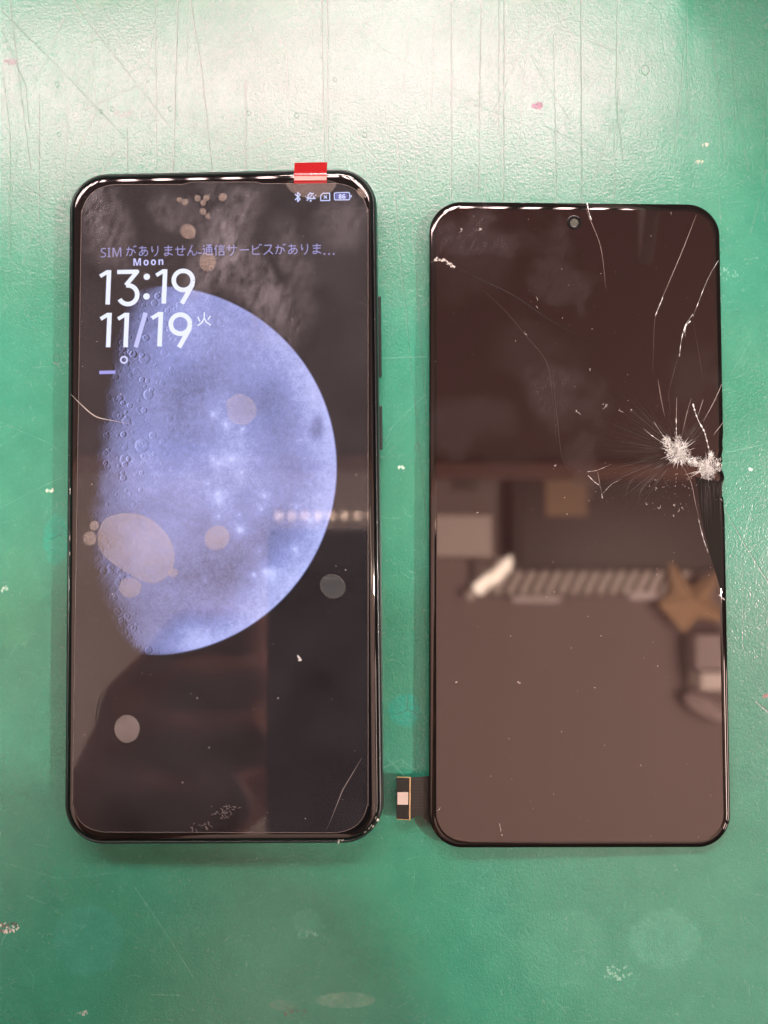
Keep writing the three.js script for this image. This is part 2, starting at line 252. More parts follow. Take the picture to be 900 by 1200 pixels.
for (const t of [matColor, matBump, matRough]) { t.wrapS = t.wrapT = THREE.MirroredRepeatWrapping; t.needsUpdate = true; }
{
  const g = new THREE.PlaneGeometry(0.66, 0.84).rotateX(-Math.PI / 2), p = g.attributes.position, uv = g.attributes.uv;
  for (let i = 0; i < p.count; i++) uv.setXY(i, p.getX(i) * 1000 / MW + 0.5, 0.5 - p.getZ(i) * 1000 / ML);
  const slabG = box(0.66, 0.003, 0.84, 0, -0.0016, 0);
  const m = part('work_mat', g, phys({ map: matColor, bumpMap: matBump, bumpScale: 0.00013, roughness: 1, roughnessMap: matRough, ior: 1.85, specularColor: rgb(1, 0.54, 0.72) }));
  m.userData = { kind: 'structure', label: 'scratched green rubber work mat under the phone and the screen panel' };
  part('mat_body', slabG, std({ color: rgb(0.06, 0.26, 0.16), roughness: 0.7 }), m);
}

/* ------------------------------------------------------------------ the phone */
const phone = thing('smartphone', 'black smartphone with lit lock screen showing a blue moon', 'smartphone', [-0.0385971, 0, -0.00232892]);
phone.rotation.y = 0.01107;
const PW = 75.7, PL = 162.2, UW = 76, UL = 162.4;
const bodyMat = phys({ color: rgb(0.012, 0.012, 0.013), roughness: 0.28, metalness: 0.0, ior: 1.6, clearcoat: 0.6, clearcoatRoughness: 0.12 });
const outline = roundedOutline(PW, PL, 9.6, 20);
part('phone_frame', sweep(outline, [[-1.6, 0.02], [-0.6, 0.25], [-0.1, 1.0], [0, 2.0], [0, 6.3], [-0.12, 6.9], [-0.4, 7.5], [-0.75, 7.8], [-1.0, 7.8], [-1.06, 7.3]], { cap: false, base: true }), bodyMat, phone);

// wallpaper, clock and status bar: what the lit screen shows
const SW = 958, SH = 2048, sx = SW / UW;
const moonAt = [-16.9, -7.9], moonR = 44.5;
const screenPic = canvasTex(SW, SH, (c) => {
  c.fillStyle = '#000'; c.fillRect(0, 0, SW, SH);
  const x0 = -34, x1 = 29, z0 = -54, z1 = 38, w = Math.round((x1 - x0) * sx), h = Math.round((z1 - z0) * sx), H = new Float32Array(w * h), r = rng(21);
  const term = (z) => { const v = (z - moonAt[1]) / moonR; return moonAt[0] - 14 * Math.pow(Math.max(0, 1 - v * v), 0.42) - 1.5 * Math.sin(v * 3); };
  for (let j = 0; j < h; j++) for (let i = 0; i < w; i++) H[j * w + i] = 1.1 * (fbm(i * 0.02, j * 0.02, 4) - 0.5) + 0.18 * vnoise(i * 0.22, j * 0.22);
  const crater = (X, Z, q, depth) => {
    const ci = (X - x0) * sx, cj = (Z - z0) * sx, R = q * sx;
    for (let j = Math.max(0, Math.floor(cj - 1.8 * R)); j < Math.min(h, cj + 1.8 * R); j++) for (let i = Math.max(0, Math.floor(ci - 1.8 * R)); i < Math.min(w, ci + 1.8 * R); i++) {
      const t = Math.hypot(i - ci, j - cj) / R; if (t > 1.8) continue;
      H[j * w + i] += depth * (t < 0.62 ? -0.55 : t < 1 ? -0.55 + 0.95 * smooth(0.62, 1, t) : 0.40 * Math.pow((1.8 - t) / 0.8, 3)) + (t < 0.14 && q > 1.1 ? 0.3 * depth : 0);
    }
  };
  for (let n = 0; n < 3400; n++) {
    const Z = z0 + r() * (z1 - z0), up = smooth(10, -25, Z), dx = Math.pow(r(), 1.4) * (9 + 22 * up), X = term(Z) + dx - 0.8, q = 0.12 + 0.95 * Math.pow(r(), 8) + (up > 0.5 && r() < 0.008 ? 0.6 + 1.2 * r() : 0);
    if (Z > -6 && Z < 12 && r() < 0.6 || Z > 12 && dx > 7 && r() < 0.85) continue;
    crater(X, Z, q, Math.min(q, 0.8) * 1.15 * (0.3 + 1.0 * r()));
  }
  for (let n = 0; n < 150; n++) crater(moonAt[0] + (r() - 0.3) * 60, moonAt[1] + (r() - 0.5) * 84, 0.2 + 0.45 * r() * r(), 0.25);
  for (let i = 0; i < 40; i++) { const t = i / 39; crater(-23 + 15 * t + 0.8 * r(), 18.5 - 6.5 * t + 1.6 * (r() - 0.5), 0.3 + 0.5 * r(), -0.7); }   // the mountain arc
  const maria = [[-10, -26, 9, 7, .30], [-2, -31, 8, 6, .16], [-6, -16, 7, 5, .2], [10, -24, 7, 6, .22], [16, -14, 6, 8, .2], [-9, 20, 15, 9, .34], [3, 14, 11, 8, .3], [14, 6, 8, 9, .28], [-4, 6, 8, 5, .16], [-20, 2, 6, 4, .2], [24, -18, 1.4, 2.8, .5], [-10, 28, 12, 3.5, .22], [-26, 10, 4, 8, .2]];
  const rays = []; for (let i = 0; i < 26; i++) rays.push([-4 + 26 * r(), -22 + 44 * r(), 0.4 + 2.6 * r() * r()]);
  const im = c.createImageData(w, h), d = im.data;
  for (let j = 1; j < h - 1; j++) for (let i = 1; i < w - 1; i++) {
    const X = x0 + i / sx, Z = z0 + j / sx, rr = Math.hypot(X - moonAt[0], Z - moonAt[1]) / moonR; if (rr > 1.005) continue;
    const tx = term(Z), wob = 2.6 * (fbm(X * 0.35, Z * 0.35, 4) - 0.5), dt = X - tx + wob, o = 4 * (j * w + i);
    const gx = H[j * w + i + 1] - H[j * w + i - 1], gz = H[(j + 1) * w + i] - H[(j - 1) * w + i], relief = (0.34 + 2.3 * smooth(20, 0, dt)) * (0.55 + 0.75 * smooth(12, -14, Z));
    let m = 0; const bx = X + 5 * (fbm(X * 0.13, Z * 0.13, 3) - 0.5), bz = Z + 5 * (fbm(X * 0.13 + 30, Z * 0.13, 3) - 0.5);
    for (const [mx, mz, a, b, k] of maria) { const u = (bx - mx) / a, v = (bz - mz) / b; m += k * Math.exp(-(u * u + v * v)); }
    let al = 0.74 - 0.85 * Math.min(0.46, m) + 0.20 * (fbm(X * 0.16, Z * 0.16, 3) - 0.5) + 0.16 * (fbm(X * 0.9, Z * 0.9, 3) - 0.5) + 0.13 * (vnoise(X * 2.6, Z * 2.6) - 0.5) + 0.35 * Math.max(0, vnoise(X * 1.7 + 9, Z * 1.7) - 0.84) + 0.24 * smooth(0.74, 1, rr) * smooth(-40, 10, X + Z);
    for (const [ax, az, q] of rays) { const t = Math.hypot(X - ax, Z - az); al += 0.26 * Math.exp(-t / q) + 0.16 * Math.exp(-Math.pow(t / (0.35 * q), 2)); }
    const lit = smooth(-2.6, 15 + 4 * smooth(12, 34, Z), dt - 2.2 * gx), L = clamp(al * (0.02 + 0.98 * Math.pow(lit, 0.72)) - 0.45 * relief * gx * (0.45 + 0.55 * lit) - 0.06 * relief * gz, 0, 1.1) * smooth(-0.9, 4.5, dt) * smooth(1.005, 0.992, rr);
    const warm = 0.10 * fbm(X * 0.08 + 60, Z * 0.08, 3);
    const hot = 0.35 * Math.max(0, L - 0.72); d[o] = s8(0.355 * L * (0.85 + 2 * warm) + hot); d[o + 1] = s8(0.395 * L * (0.92 + warm) + hot); d[o + 2] = s8(0.82 * L + 0.5 * hot); d[o + 3] = 255;
  }
  const big = document.createElement('canvas'); big.width = w; big.height = h; big.getContext('2d').putImageData(im, 0, 0);
  c.drawImage(big, Math.round((x0 + UW / 2) * sx), Math.round((z0 + UL / 2) * sx));
  // lettering, its places measured on the photograph
  const T = ([x, y]) => { const [a, b] = onPhone(x, y); return [(a + UW / 2) * sx, (b + UL / 2) * sx]; }, S = 0.2075 * sx;
  const line = (pts, wd, col, cap = 'butt') => { c.strokeStyle = col; c.lineWidth = wd * S; c.lineCap = cap; c.lineJoin = 'round'; c.beginPath(); pts.map(T).forEach((p, i) => (i ? c.lineTo(...p) : c.moveTo(...p))); c.stroke(); };
  const ring = (x, y, q, wd, col, a0 = 0, a1 = 360) => { const p = []; for (let i = 0; i <= 40; i++) { const a = (a0 + (a1 - a0) * i / 40) * Math.PI / 180; p.push([x + q * Math.cos(a), y + q * Math.sin(a)]); } line(p, wd, col); };
  const dot = (x, y, q, col) => { c.fillStyle = col; c.beginPath(); c.arc(...T([x, y]), q * S, 0, 6.3); c.fill(); };
  const W = 'rgb(226,233,255)', wd = 5.5;
  const one = (x, y, hgt = 40.5) => { line([[x, y], [x - 1.7, y + hgt]], wd, W); line([[x - 10.6, y + 7.4], [x - 1.2, y + 1.6]], wd - 0.8, W); };
  const nine = (x, y) => { ring(x, y, 11.2, wd, W); line([[x + 11.0, y + 4.6], [x - 1.6, y + 27.2]], wd, W); };
  one(127.6, 316.3); line([[137, 318.6], [160.5, 318.2], [147.2, 334.2]], wd - 0.3, W); ring(149.6, 345.2, 11, wd, W, -102, 152);
  dot(171.8, 324.2, 3.9, W); dot(171.4, 347.2, 3.9, W); one(193.4, 315.2); nine(214.6, 328.4);
  one(128.2, 366.4); one(148.6, 366.4); line([[170.4, 366.4], [158.8, 407]], 5.2, 'rgb(186,190,240)'); one(188.4, 365.4); nine(211.2, 379.8);
  line([[231.6, 371], [234, 376.6]], 1.5, W); line([[246.6, 370], [243.4, 374.6]], 1.5, W); line([[239.4, 365.8], [239, 373], [236.4, 378], [231.4, 381.6]], 1.5, W); line([[239.2, 373], [242, 377.6], [247, 381]], 1.5, W);
  ring(145, 421.6, 3.7, 2, 'rgb(205,210,250)'); line([[116, 436.4], [135, 436]], 4.2, 'rgb(150,150,225)');
  const at = (x, y, deg = -0.8) => { const [a, b] = T([x, y]); c.setTransform(1, 0, 0, 1, 0, 0); c.translate(a, b); c.rotate(deg * Math.PI / 180); };
  at(155, 311.2); c.fillStyle = 'rgb(196,200,255)'; c.font = `bold ${12.2 * S}px sans-serif`; { let x = 0; for (const ch of 'Moon') { c.fillText(ch, x, 0); x += c.measureText(ch).width + 1.3 * S; } }
  const G = { が: 'M12 34 H52 C62 34 64 42 60 60 C56 80 52 86 38 82 M34 12 C32 44 26 66 12 86 M68 36 C78 46 84 56 88 68 M74 8 L82 22 M88 4 L96 18', あ: 'M16 24 H80 M42 8 C38 36 40 60 46 82 M68 36 C62 64 44 84 26 84 C10 82 16 58 40 48 C66 38 88 46 88 64 C88 78 76 86 60 88', り: 'M24 12 C22 30 22 44 26 56 C30 50 32 46 36 40 M72 10 C76 40 76 74 42 92', ま: 'M14 24 H86 M18 44 H82 M50 6 V76 C50 88 18 92 18 76 C18 62 56 66 86 86', せ: 'M6 38 H94 M70 8 V48 C70 62 64 64 54 62 M28 16 V72 C28 86 40 86 80 84', ん: 'M50 8 C40 36 24 64 10 88 C24 60 36 50 46 56 C56 62 46 84 60 86 C76 88 86 74 90 60', 通: 'M12 10 L24 22 M6 38 H24 V68 L8 82 M24 68 C36 84 50 86 96 86 M40 8 H84 L64 22 M52 14 L70 26 M40 28 H86 V74 C86 78 82 78 76 76 M40 28 V76 M40 44 H86 M40 58 H86 M63 28 V74', 信: 'M28 6 C22 24 16 34 6 46 M20 32 V94 M56 6 L64 14 M36 20 H96 M44 34 H88 M44 48 H88 M46 62 H86 V88 H46 Z', サ: 'M6 32 H94 M30 8 V58 M70 8 V44 C70 70 58 84 36 94', ー: 'M10 50 H90', ビ: 'M20 14 V76 C20 86 26 86 80 86 M20 48 C44 44 58 38 72 28 M74 8 L82 22 M88 4 L96 18', ス: 'M16 16 H78 C68 48 42 74 10 90 M54 56 L90 88' };
  const dim = 'rgb(140,140,196)';
  for (const [ch, x, wdt = 14] of [['が', 146], ['あ', 160.5], ['り', 174.5], ['ま', 190], ['せ', 204], ['ん', 218], ['通', 236], ['信', 250], ['サ', 264], ['ー', 279], ['ビ', 293], ['ス', 307], ['が', 321], ['あ', 335.5], ['り', 350], ['ま', 364]]) {
    at(x, 287.4 - (x - 117) * 0.0125); c.scale(wdt * S / 100, 15 * S / 100); c.strokeStyle = dim; c.lineWidth = 9; c.lineCap = 'butt'; c.lineJoin = 'round'; c.stroke(new Path2D(G[ch]));
  }
  at(117, 301.6); c.fillStyle = dim; c.font = `${15.4 * S}px sans-serif`; c.fillText('SIM', 0, 0);
  c.setTransform(1, 0, 0, 1, 0, 0);
  line([[231.5, 296.4], [236, 296.3]], 1.4, dim); for (const x of [380, 385.6, 391]) dot(x, 297.4, 1.15, dim);
  // status icons
  const I = 'rgb(196,208,255)';
  line([[345.6, 227], [351.6, 233], [348.8, 236], [348.8, 225], [351.8, 228], [345.6, 234.2]], 1.5, I);
  line([[359.4, 235], [367.6, 225.6]], 1.4, I); line([[359.2, 232.2], [361, 231], [361, 228.6], [363.6, 225.8], [366, 227.2]], 1.7, I); line([[367.4, 229], [367.6, 231.4], [369.2, 232.2], [362.6, 232.6]], 1.7, I); dot(364, 235, 1.2, I); line([[357.4, 229.6], [358.8, 230.6]], 1.2, I); line([[369.4, 227.6], [370.4, 229.4]], 1.2, I);
  line([[378.4, 226.2], [386.2, 226], [386.4, 234.6], [375.8, 234.8], [375.6, 229], [378.4, 226.2], [380, 226.1]], 1.4, I); line([[379.4, 228.8], [383.2, 232.4]], 1.4, I); line([[383.2, 228.8], [379.4, 232.4]], 1.4, I);
  line([[393, 225.6], [408.4, 225.2], [409.6, 226.2], [409.8, 232.8], [408.8, 233.8], [393, 234], [392, 233], [391.8, 226.6], [393, 225.6], [395, 225.6]], 1.4, I); line([[411.4, 228.2], [411.5, 231]], 1.6, I);
  const [bx, by] = T([393.2, 227]), [ex, ey] = T([408.4, 232.6]); c.fillStyle = 'rgb(70,74,125)'; c.fillRect(bx, by, ex - bx, ey - by); c.fillStyle = 'rgb(92,100,170)'; c.fillRect(bx, by, (ex - bx) * 0.85, ey - by);
  at(396.6, 232.9); c.fillStyle = 'rgb(215,222,255)'; c.font = `bold ${7.6 * S}px sans-serif`; c.fillText('86', 0, 0); c.setTransform(1, 0, 0, 1, 0, 0);
});
part('touch_screen', sweep(roundedOutline(PW - 2.3, PL - 2.3, 8.5, 20), [[-0.02, 7.2], [0, 7.75], [-0.12, 8.08], [-0.42, 8.3], [-0.9, 8.42], [-1.5, 8.45]], { uw: UW, ul: UL }),
  phys({ color: rgb(0.006, 0.005, 0.006), roughness: 0.035, ior: 1.8, specularColor: rgb(1, 0.84, 0.80), emissive: rgb(1, 1, 1), emissiveMap: screenPic, emissiveIntensity: 1.15 }), phone);

// protective film: dusty, laid a little askew, with a bump for the earpiece
const FY = 8.46, filmTurn = 0.0105;
const filmOut = (() => {
  const c0 = onPhone(95.8, 216.5), c1 = onPhone(431.3, 214.4), c2 = onPhone(84.2, 975.2), c3 = onPhone(431.3, 976), P = [], mix = (a, b, t) => [a[0] + (b[0] - a[0]) * t, a[1] + (b[1] - a[1]) * t];
  const corner = (c, a, b, r) => { const la = Math.hypot(a[0] - c[0], a[1] - c[1]), lb = Math.hypot(b[0] - c[0], b[1] - c[1]), p = mix(c, a, r / la), q = mix(c, b, r / lb); for (let i = 0; i <= 14; i++) { const t = i / 14, k = 0.93; P.push([(1 - t) ** 2 * p[0] + 2 * t * (1 - t) * (p[0] + q[0]) / 2 * (1 - k) + 2 * t * (1 - t) * c[0] * k + t * t * q[0], (1 - t) ** 2 * p[1] + 2 * t * (1 - t) * (p[1] + q[1]) / 2 * (1 - k) + 2 * t * (1 - t) * c[1] * k + t * t * q[1]]); } };
  corner(c0, c2, c1, 8.6); for (const q of [[214, 216], [224, 213.4], [300, 213.2], [308, 215.2]]) P.push(onPhone(...q)); corner(c1, c0, c3, 8.6); corner(c3, c1, c2, 8.2); corner(c2, c3, c0, 8.2);
  return P;
})();
const filmHaze = canvasTex(958, 2048, (c, w, h) => {
  const im = c.createImageData(w, h), d = im.data;
  const wisps = [[262, 280, 26, 80, 0.55, .5], [295, 330, 30, 70, -0.6, .45], [120, 265, 34, 55, -0.3, .35], [205, 250, 40, 20, 0.5, .25], [345, 300, 20, 50, -0.5, .25], [330, 370, 45, 40, 0, .25], [105, 240, 14, 40, 0, .3], [400, 260, 34, 34, 0, .22], [270, 480, 40, 20, 0, .12], [250, 215, 30, 20, 0, .15]].map(([x, y, a, b, t, k]) => [...onPhone(x, y), a * 0.2, b * 0.2, Math.cos(t), Math.sin(t), k]);
  const print = [onPhone(392, 270), onPhone(265, 952)];
  for (let j = 0; j < h; j++) for (let i = 0; i < w; i++) {
    const x = (i + 0.5) / w * UW - UW / 2, z = (j + 0.5) / h * UL - UL / 2, o = 4 * (j * w + i);
    const nx = x + 6 * (fbm(x * 0.12, z * 0.12, 3) - 0.5), nz = z + 6 * (fbm(x * 0.12 + 70, z * 0.12, 3) - 0.5), fib = fbm((x + z * 0.4) * 0.8, (z - x * 0.4) * 0.4, 4), gr = vnoise(x * 5, z * 5);
    let k = 0.075 + 0.08 * (fbm(x * 0.09 + 11, z * 0.09, 4) - 0.5);
    for (const [wx, wz, a, b, cs, sn, q] of wisps) { const u = (nx - wx) * cs + (nz - wz) * sn, v = -(nx - wx) * sn + (nz - wz) * cs, e = (u / a) ** 2 + (v / b) ** 2; if (e < 4) k += 0.75 * q * smooth(1.6, 0.0, e) * Math.max(0, 1.1 * fib - 0.12); }
    { const [fx, fz] = print[0], dd = Math.hypot((x - fx) / 7, (z - fz) / 7.5); if (dd < 1.1) k += 0.05 * smooth(1.1, 0.7, dd) * (0.3 + 0.9 * smooth(0.1, 0.6, Math.sin(11 * Math.hypot(x - fx + 9, z - fz - 10 + 0.2 * x)))) * (0.3 + vnoise(x * 1.4, z * 1.4)); }
    k = clamp(k * (0.82 + 0.36 * gr), 0, 1); k *= 0.36;
    d[o] = 255; d[o + 1] = Math.round(255 * k); d[o + 2] = 255; d[o + 3] = 255;
  }
  c.putImageData(im, 0, 0);
}, false);
{
  const g = slab(filmOut, FY, FY + 0.16, 0.05), p = g.attributes.position, uv = g.attributes.uv;
  for (let i = 0; i < p.count; i++) uv.setXY(i, p.getX(i) * 1000 / UW + 0.5, 0.5 - p.getZ(i) * 1000 / UL);
  const film = part('screen_protector', g, phys({ color: rgb(0.40, 0.33, 0.38), roughness: 0.42, alphaMap: filmHaze, transparent: true, opacity: 1, ior: 1.8 }), phone);
  const rim = filmOut.map(([x, z]) => new THREE.Vector3(x / 1e3, (FY + 0.08) / 1e3, z / 1e3));
  part('film_edge', new THREE.TubeGeometry(new THREE.CatmullRomCurve3(rim, true, 'catmullrom', 0.1), 400, 0.00009, 5, true), phys({ color: rgb(0.16, 0.12, 0.11), roughness: 0.2, ior: 1.5 }), film);
}
const BY = FY + 0.16;
// air trapped under the film, its reflection painted as a pale tint
const bubbleVeil = canvasTex(256, 256, (c, w, h) => {
  const im = c.createImageData(w, h), d = im.data;
  for (let j = 0; j < h; j++) for (let i = 0; i < w; i++) { const a = fbm(i * 0.022 + j * 0.012, j * 0.03 - i * 0.01, 4), b = smooth(0.06, 0, Math.abs(fbm(i * 0.012 + 40, j * 0.012, 3) - 0.5)), o = 4 * (j * w + i); d[o] = d[o + 1] = d[o + 2] = clamp(255 * (0.55 + 0.32 * (a - 0.4) + 0.16 * b * vnoise(i * 0.05, j * 0.05)), 0, 255); d[o + 3] = 255; }
  c.putImageData(im, 0, 0);
}, false);
bubbleVeil.wrapS = bubbleVeil.wrapT = THREE.RepeatWrapping;
const bubbleMat = phys({ color: rgb(0.50, 0.40, 0.38), roughness: 0.2, transparent: true, opacity: 0.52, alphaMap: bubbleVeil }), bubbleDim = phys({ color: rgb(0.40, 0.28, 0.23), roughness: 0.5, transparent: true, opacity: 0.5, alphaMap: bubbleVeil });
const bubbleRim = phys({ color: rgb(0.7, 0.58, 0.52), roughness: 0.25, transparent: true, opacity: 0.2 });
function bubble(pts, y, mat, name = 'air_bubble') {
  const cx = pts.reduce((s, p) => s + p[0], 0) / pts.length, cz = pts.reduce((s, p) => s + p[1], 0) / pts.length, out = pts.map(([x, z]) => { const L = Math.hypot(x - cx, z - cz); return [x - cx, z - cz, (x - cx) / L, (z - cz) / L]; });
  const q = Math.min(...out.map((o) => Math.hypot(o[0], o[1]))), b = part(name, sweep(out, [[0, 0], [-0.12 * q, 0.035], [-0.4 * q, 0.07]], { uw: 14, ul: 14 }), mat, phone); b.position.set(cx / 1e3, y / 1e3, cz / 1e3);
  const rim = out.map(([x, z]) => new THREE.Vector3(x / 1e3, 0.00003, z / 1e3)); part('bubble_rim', new THREE.TubeGeometry(new THREE.CatmullRomCurve3(rim, true), Math.max(24, out.length * 2), 0.00006, 4, true), bubbleRim, b);
  return b;
}
{
  const r = rng(61), disc = (x, y, q, n = 26) => { const p = []; for (let i = 0; i < n; i++) { const a = -6.2832 * i / n, k = q * (1 + 0.05 * Math.sin(2 * a + x) + 0.03 * (r() - 0.5)); p.push(onPhone(x + k * Math.cos(a), y + k * Math.sin(a))); } return p; };
  for (const [x, y, q] of [[220.5, 271.5, 8.6], [243.5, 307, 9.8], [210, 234, 2.7], [217, 237, 3.4], [231.6, 232.4, 3.4], [242, 232, 3.4], [238, 237.6, 3], [238, 248, 3.5], [243.6, 253.6, 2.7], [261, 231, 4.4]]) bubble(disc(x, y, q), BY, bubbleDim);
  bubble(curve([[114.5, 626], [122, 610], [140, 602.5], [162, 603], [184, 614], [200, 634], [204.5, 654], [199, 672], [184, 682.5], [170, 681.5], [150, 671], [130, 658], [118, 645], [114.5, 626]].reverse(), 60).slice(0, -1).map((p) => onPhone(...p)), BY, bubbleMat);
  for (const [x, y, q] of [[110.5, 616, 5.2], [105.4, 631, 7.8], [152.6, 688.4, 12], [254.4, 630.4, 14], [203, 671.4, 5.2], [149, 854, 15.2]]) bubble(disc(x, y, q), BY, bubbleMat);
  bubble(disc(390, 687, 14), BY, phys({ color: rgb(0.16, 0.17, 0.18), roughness: 0.5, transparent: true, opacity: 0.3 }));
  bubble(curve([[266, 470], [280, 462], [296, 470], [300, 484], [288, 497], [270, 492], [266, 470]].reverse(), 30).slice(0, -1).map((p) => onPhone(...p)), BY, phys({ color: rgb(0.5, 0.4, 0.36), roughness: 0.6, transparent: true, opacity: 0.16 }));
  bubble([[394, 214.6], [391, 221], [384, 227.4], [374, 231], [362, 231.6], [350, 229], [341, 223.6], [335, 214.6]].map((p) => onPhone(...p)), BY, phys({ color: rgb(0.34, 0.24, 0.21), roughness: 0.5, transparent: true, opacity: 0.26 }));
  bubble([[427, 224], [429, 231], [424, 231.6], [419.6, 227], [419, 222], [423, 220.6]].map((p) => onPhone(...p)), BY, bubbleDim);
}
{ // scratches, scuffs and dust on the film
  const r = rng(71), pale = std({ color: rgb(0.7, 0.64, 0.62), roughness: 0.5 }), dull = std({ color: rgb(0.22, 0.17, 0.16), roughness: 0.6 });
  const mm = (pts) => pts.map((p) => onPhone(...p)), Y = BY + 0.002;
  part('film_scratch', ridge(jittered(curve(mm([[83, 462], [95, 474], [112, 488], [132, 493], [157, 498]])), 1, 0.06, r), 0.24, Y, 0.05), std({ color: rgb(0.42, 0.36, 0.34), roughness: 0.5 }), phone);
  part('film_scratch', ridge(jittered(mm([[424, 888], [402, 925], [390, 955], [382, 973]]), 2, 0.1, r), 0.2, Y, 0.04), dull, phone);
  part('film_scratch', ridge(jittered(mm([[118, 812], [113, 832], [111, 852]]), 2, 0.1, r), 0.16, Y, 0.03), std({ color: rgb(0.03, 0.02, 0.02), roughness: 0.7 }), phone);
  const scuff = []; for (let i = 0; i < 60; i++) { const a = r() * 6.28, q = Math.sqrt(r()), x = 264 + 17 * q * Math.cos(a), y = 952 + 7 * q * Math.sin(a) - 0.15 * (x - 264), L = 1.5 + 4 * r(), t = r() * 6.28; scuff.push(ridge(jittered(mm([[x, y], [x + L * Math.cos(t), y + 0.6 * L * Math.sin(t)]]), 0.3, 0.1, r), 0.12, Y, 0.03)); }
  for (let i = 0; i < 16; i++) { const x = 220 + 26 * r(), y = 962 + 10 * r(); scuff.push(ridge(jittered(mm([[x, y], [x + 10 * (r() - 0.4), y + 6 * r()]]), 0.4, 0.15, r), 0.12, Y, 0.03)); }
  for (let i = 0; i < 26; i++) { const x = 340 + 40 * r(), y = 655 + 30 * r(); scuff.push(ridge(jittered(mm([[x, y], [x + 7 * (r() - 0.5), y + 6 * (r() - 0.5)]]), 0.5, 0.2, r), 0.07, Y, 0.02)); }
  part('film_scuff', merge(scuff), dull, phone).userData.kind = 'stuff';
  const dust = [[350.5, 770.5, 0.34], [351.5, 773.5, 0.26], [214, 917, 0.14], [326, 818, 0.12], [405, 668, 0.13]].map(([x, y, s]) => speck(...onPhone(x, y), Y, s, r));
  for (let i = 0; i < 210; i++) { const x = 95 + 330 * r(), y = 225 + 740 * r(); dust.push(speck(...onPhone(x, y), Y, 0.025 + 0.075 * Math.pow(r(), 4), r)); }
  part('dust', merge(dust), pale, phone).userData.kind = 'stuff';
  // nicks where the paint of the frame is chipped
  const nick = []; for (const [x, y, s] of [[81.8, 574, 0.3], [81.6, 577, 0.26], [82, 624, 0.3], [82, 629, 0.32], [81.4, 650, 0.34], [81.8, 672, 0.16], [81.6, 712, 0.16], [88.5, 720, 0.18], [397, 986, 0.34], [401, 985.6, 0.24], [438.6, 959, 0.32], [442, 962, 0.28], [436, 969, 0.26], [426, 976, 0.24], [432, 972, 0.2]]) { const [a, b] = onPhone(x, y); nick.push(speck(a, b, 7.74, s * 1.35, r)); }
  for (let i = 0; i < 60; i++) { const z = -70 + 140 * r(); nick.push(speck((r() < 0.6 ? -1 : 1) * (36.95 + 0.15 * r()), z, 7.78, 0.05 + 0.08 * r() * r(), r)); }
  part('paint_chip', merge(nick), std({ color: rgb(0.62, 0.58, 0.5), roughness: 0.45, metalness: 0.3 }), phone).userData.kind = 'stuff';
}
part('volume_button', box(0.0009, 0.0022, 0.0200, 0.03803, 0.0040, -0.0400, 0.0003), bodyMat, phone);
part('power_button', box(0.0009, 0.0022, 0.0108, 0.03803, 0.0040, -0.0176, 0.0003), bodyMat, phone);
{ // red pull tab folded over the top edge
  const a = onPhone(344.6, 211), b = onPhone(383, 211), w = (b[0] - a[0]) / 1e3, prof = [[-76.9, 8.70], [-77.6, 8.74], [-78.1, 8.86], [-78.5, 8.94], [-78.9, 8.96], [-79.3, 8.90], [-79.8, 8.74], [-80.4, 8.44], [-81.2, 7.98], [-82.0, 7.55], [-82.7, 7.25]].map(([z, y]) => [z / 1e3, y / 1e3]);
  const pos = [], idx = [], t = 0.00014, uv = [];
  prof.forEach(([z, y], i) => { for (const [x, d] of [[0, 0], [w, 0], [0, -t], [w, -t]]) { pos.push(a[0] / 1e3 + x, y + d, z); uv.push(x / w, i / 10); } });
  for (let i = 0; i < prof.length - 1; i++) { const o = 4 * i, q = o + 4; idx.push(o, o + 1, q, o + 1, q + 1, q, o + 2, q + 2, o + 3, o + 3, q + 2, q + 3, o, q, o + 2, q, q + 2, o + 2, o + 1, o + 3, q + 1, q + 1, o + 3, q + 3); }
  const e = 4 * (prof.length - 1); idx.push(e, e + 1, e + 2, e + 1, e + 3, e + 2, 0, 2, 1, 1, 2, 3);
  const g = new THREE.BufferGeometry(); g.setAttribute('position', new THREE.Float32BufferAttribute(pos, 3)); g.setAttribute('uv', new THREE.Float32BufferAttribute(uv, 2)); g.setIndex(idx); g.computeVertexNormals();
  { const e = [onPhone(344.8, 207.2), onPhone(382.8, 207), onPhone(382.8, 212), onPhone(344.8, 212.2)]; part('tab_end', slab(e.slice().reverse(), 8.97, 9.0, 0.005), phys({ color: rgb(0.80, 0.42, 0.38), roughness: 0.25, transparent: true, opacity: 0.55 }), phone, 'pale clear end of the red tab'); }
  part('pull_tab', g, phys({ color: rgb(0.36, 0.014, 0.017), roughness: 0.16, ior: 1.5 }), phone, 'red plastic pull tab folded over the top edge');
}

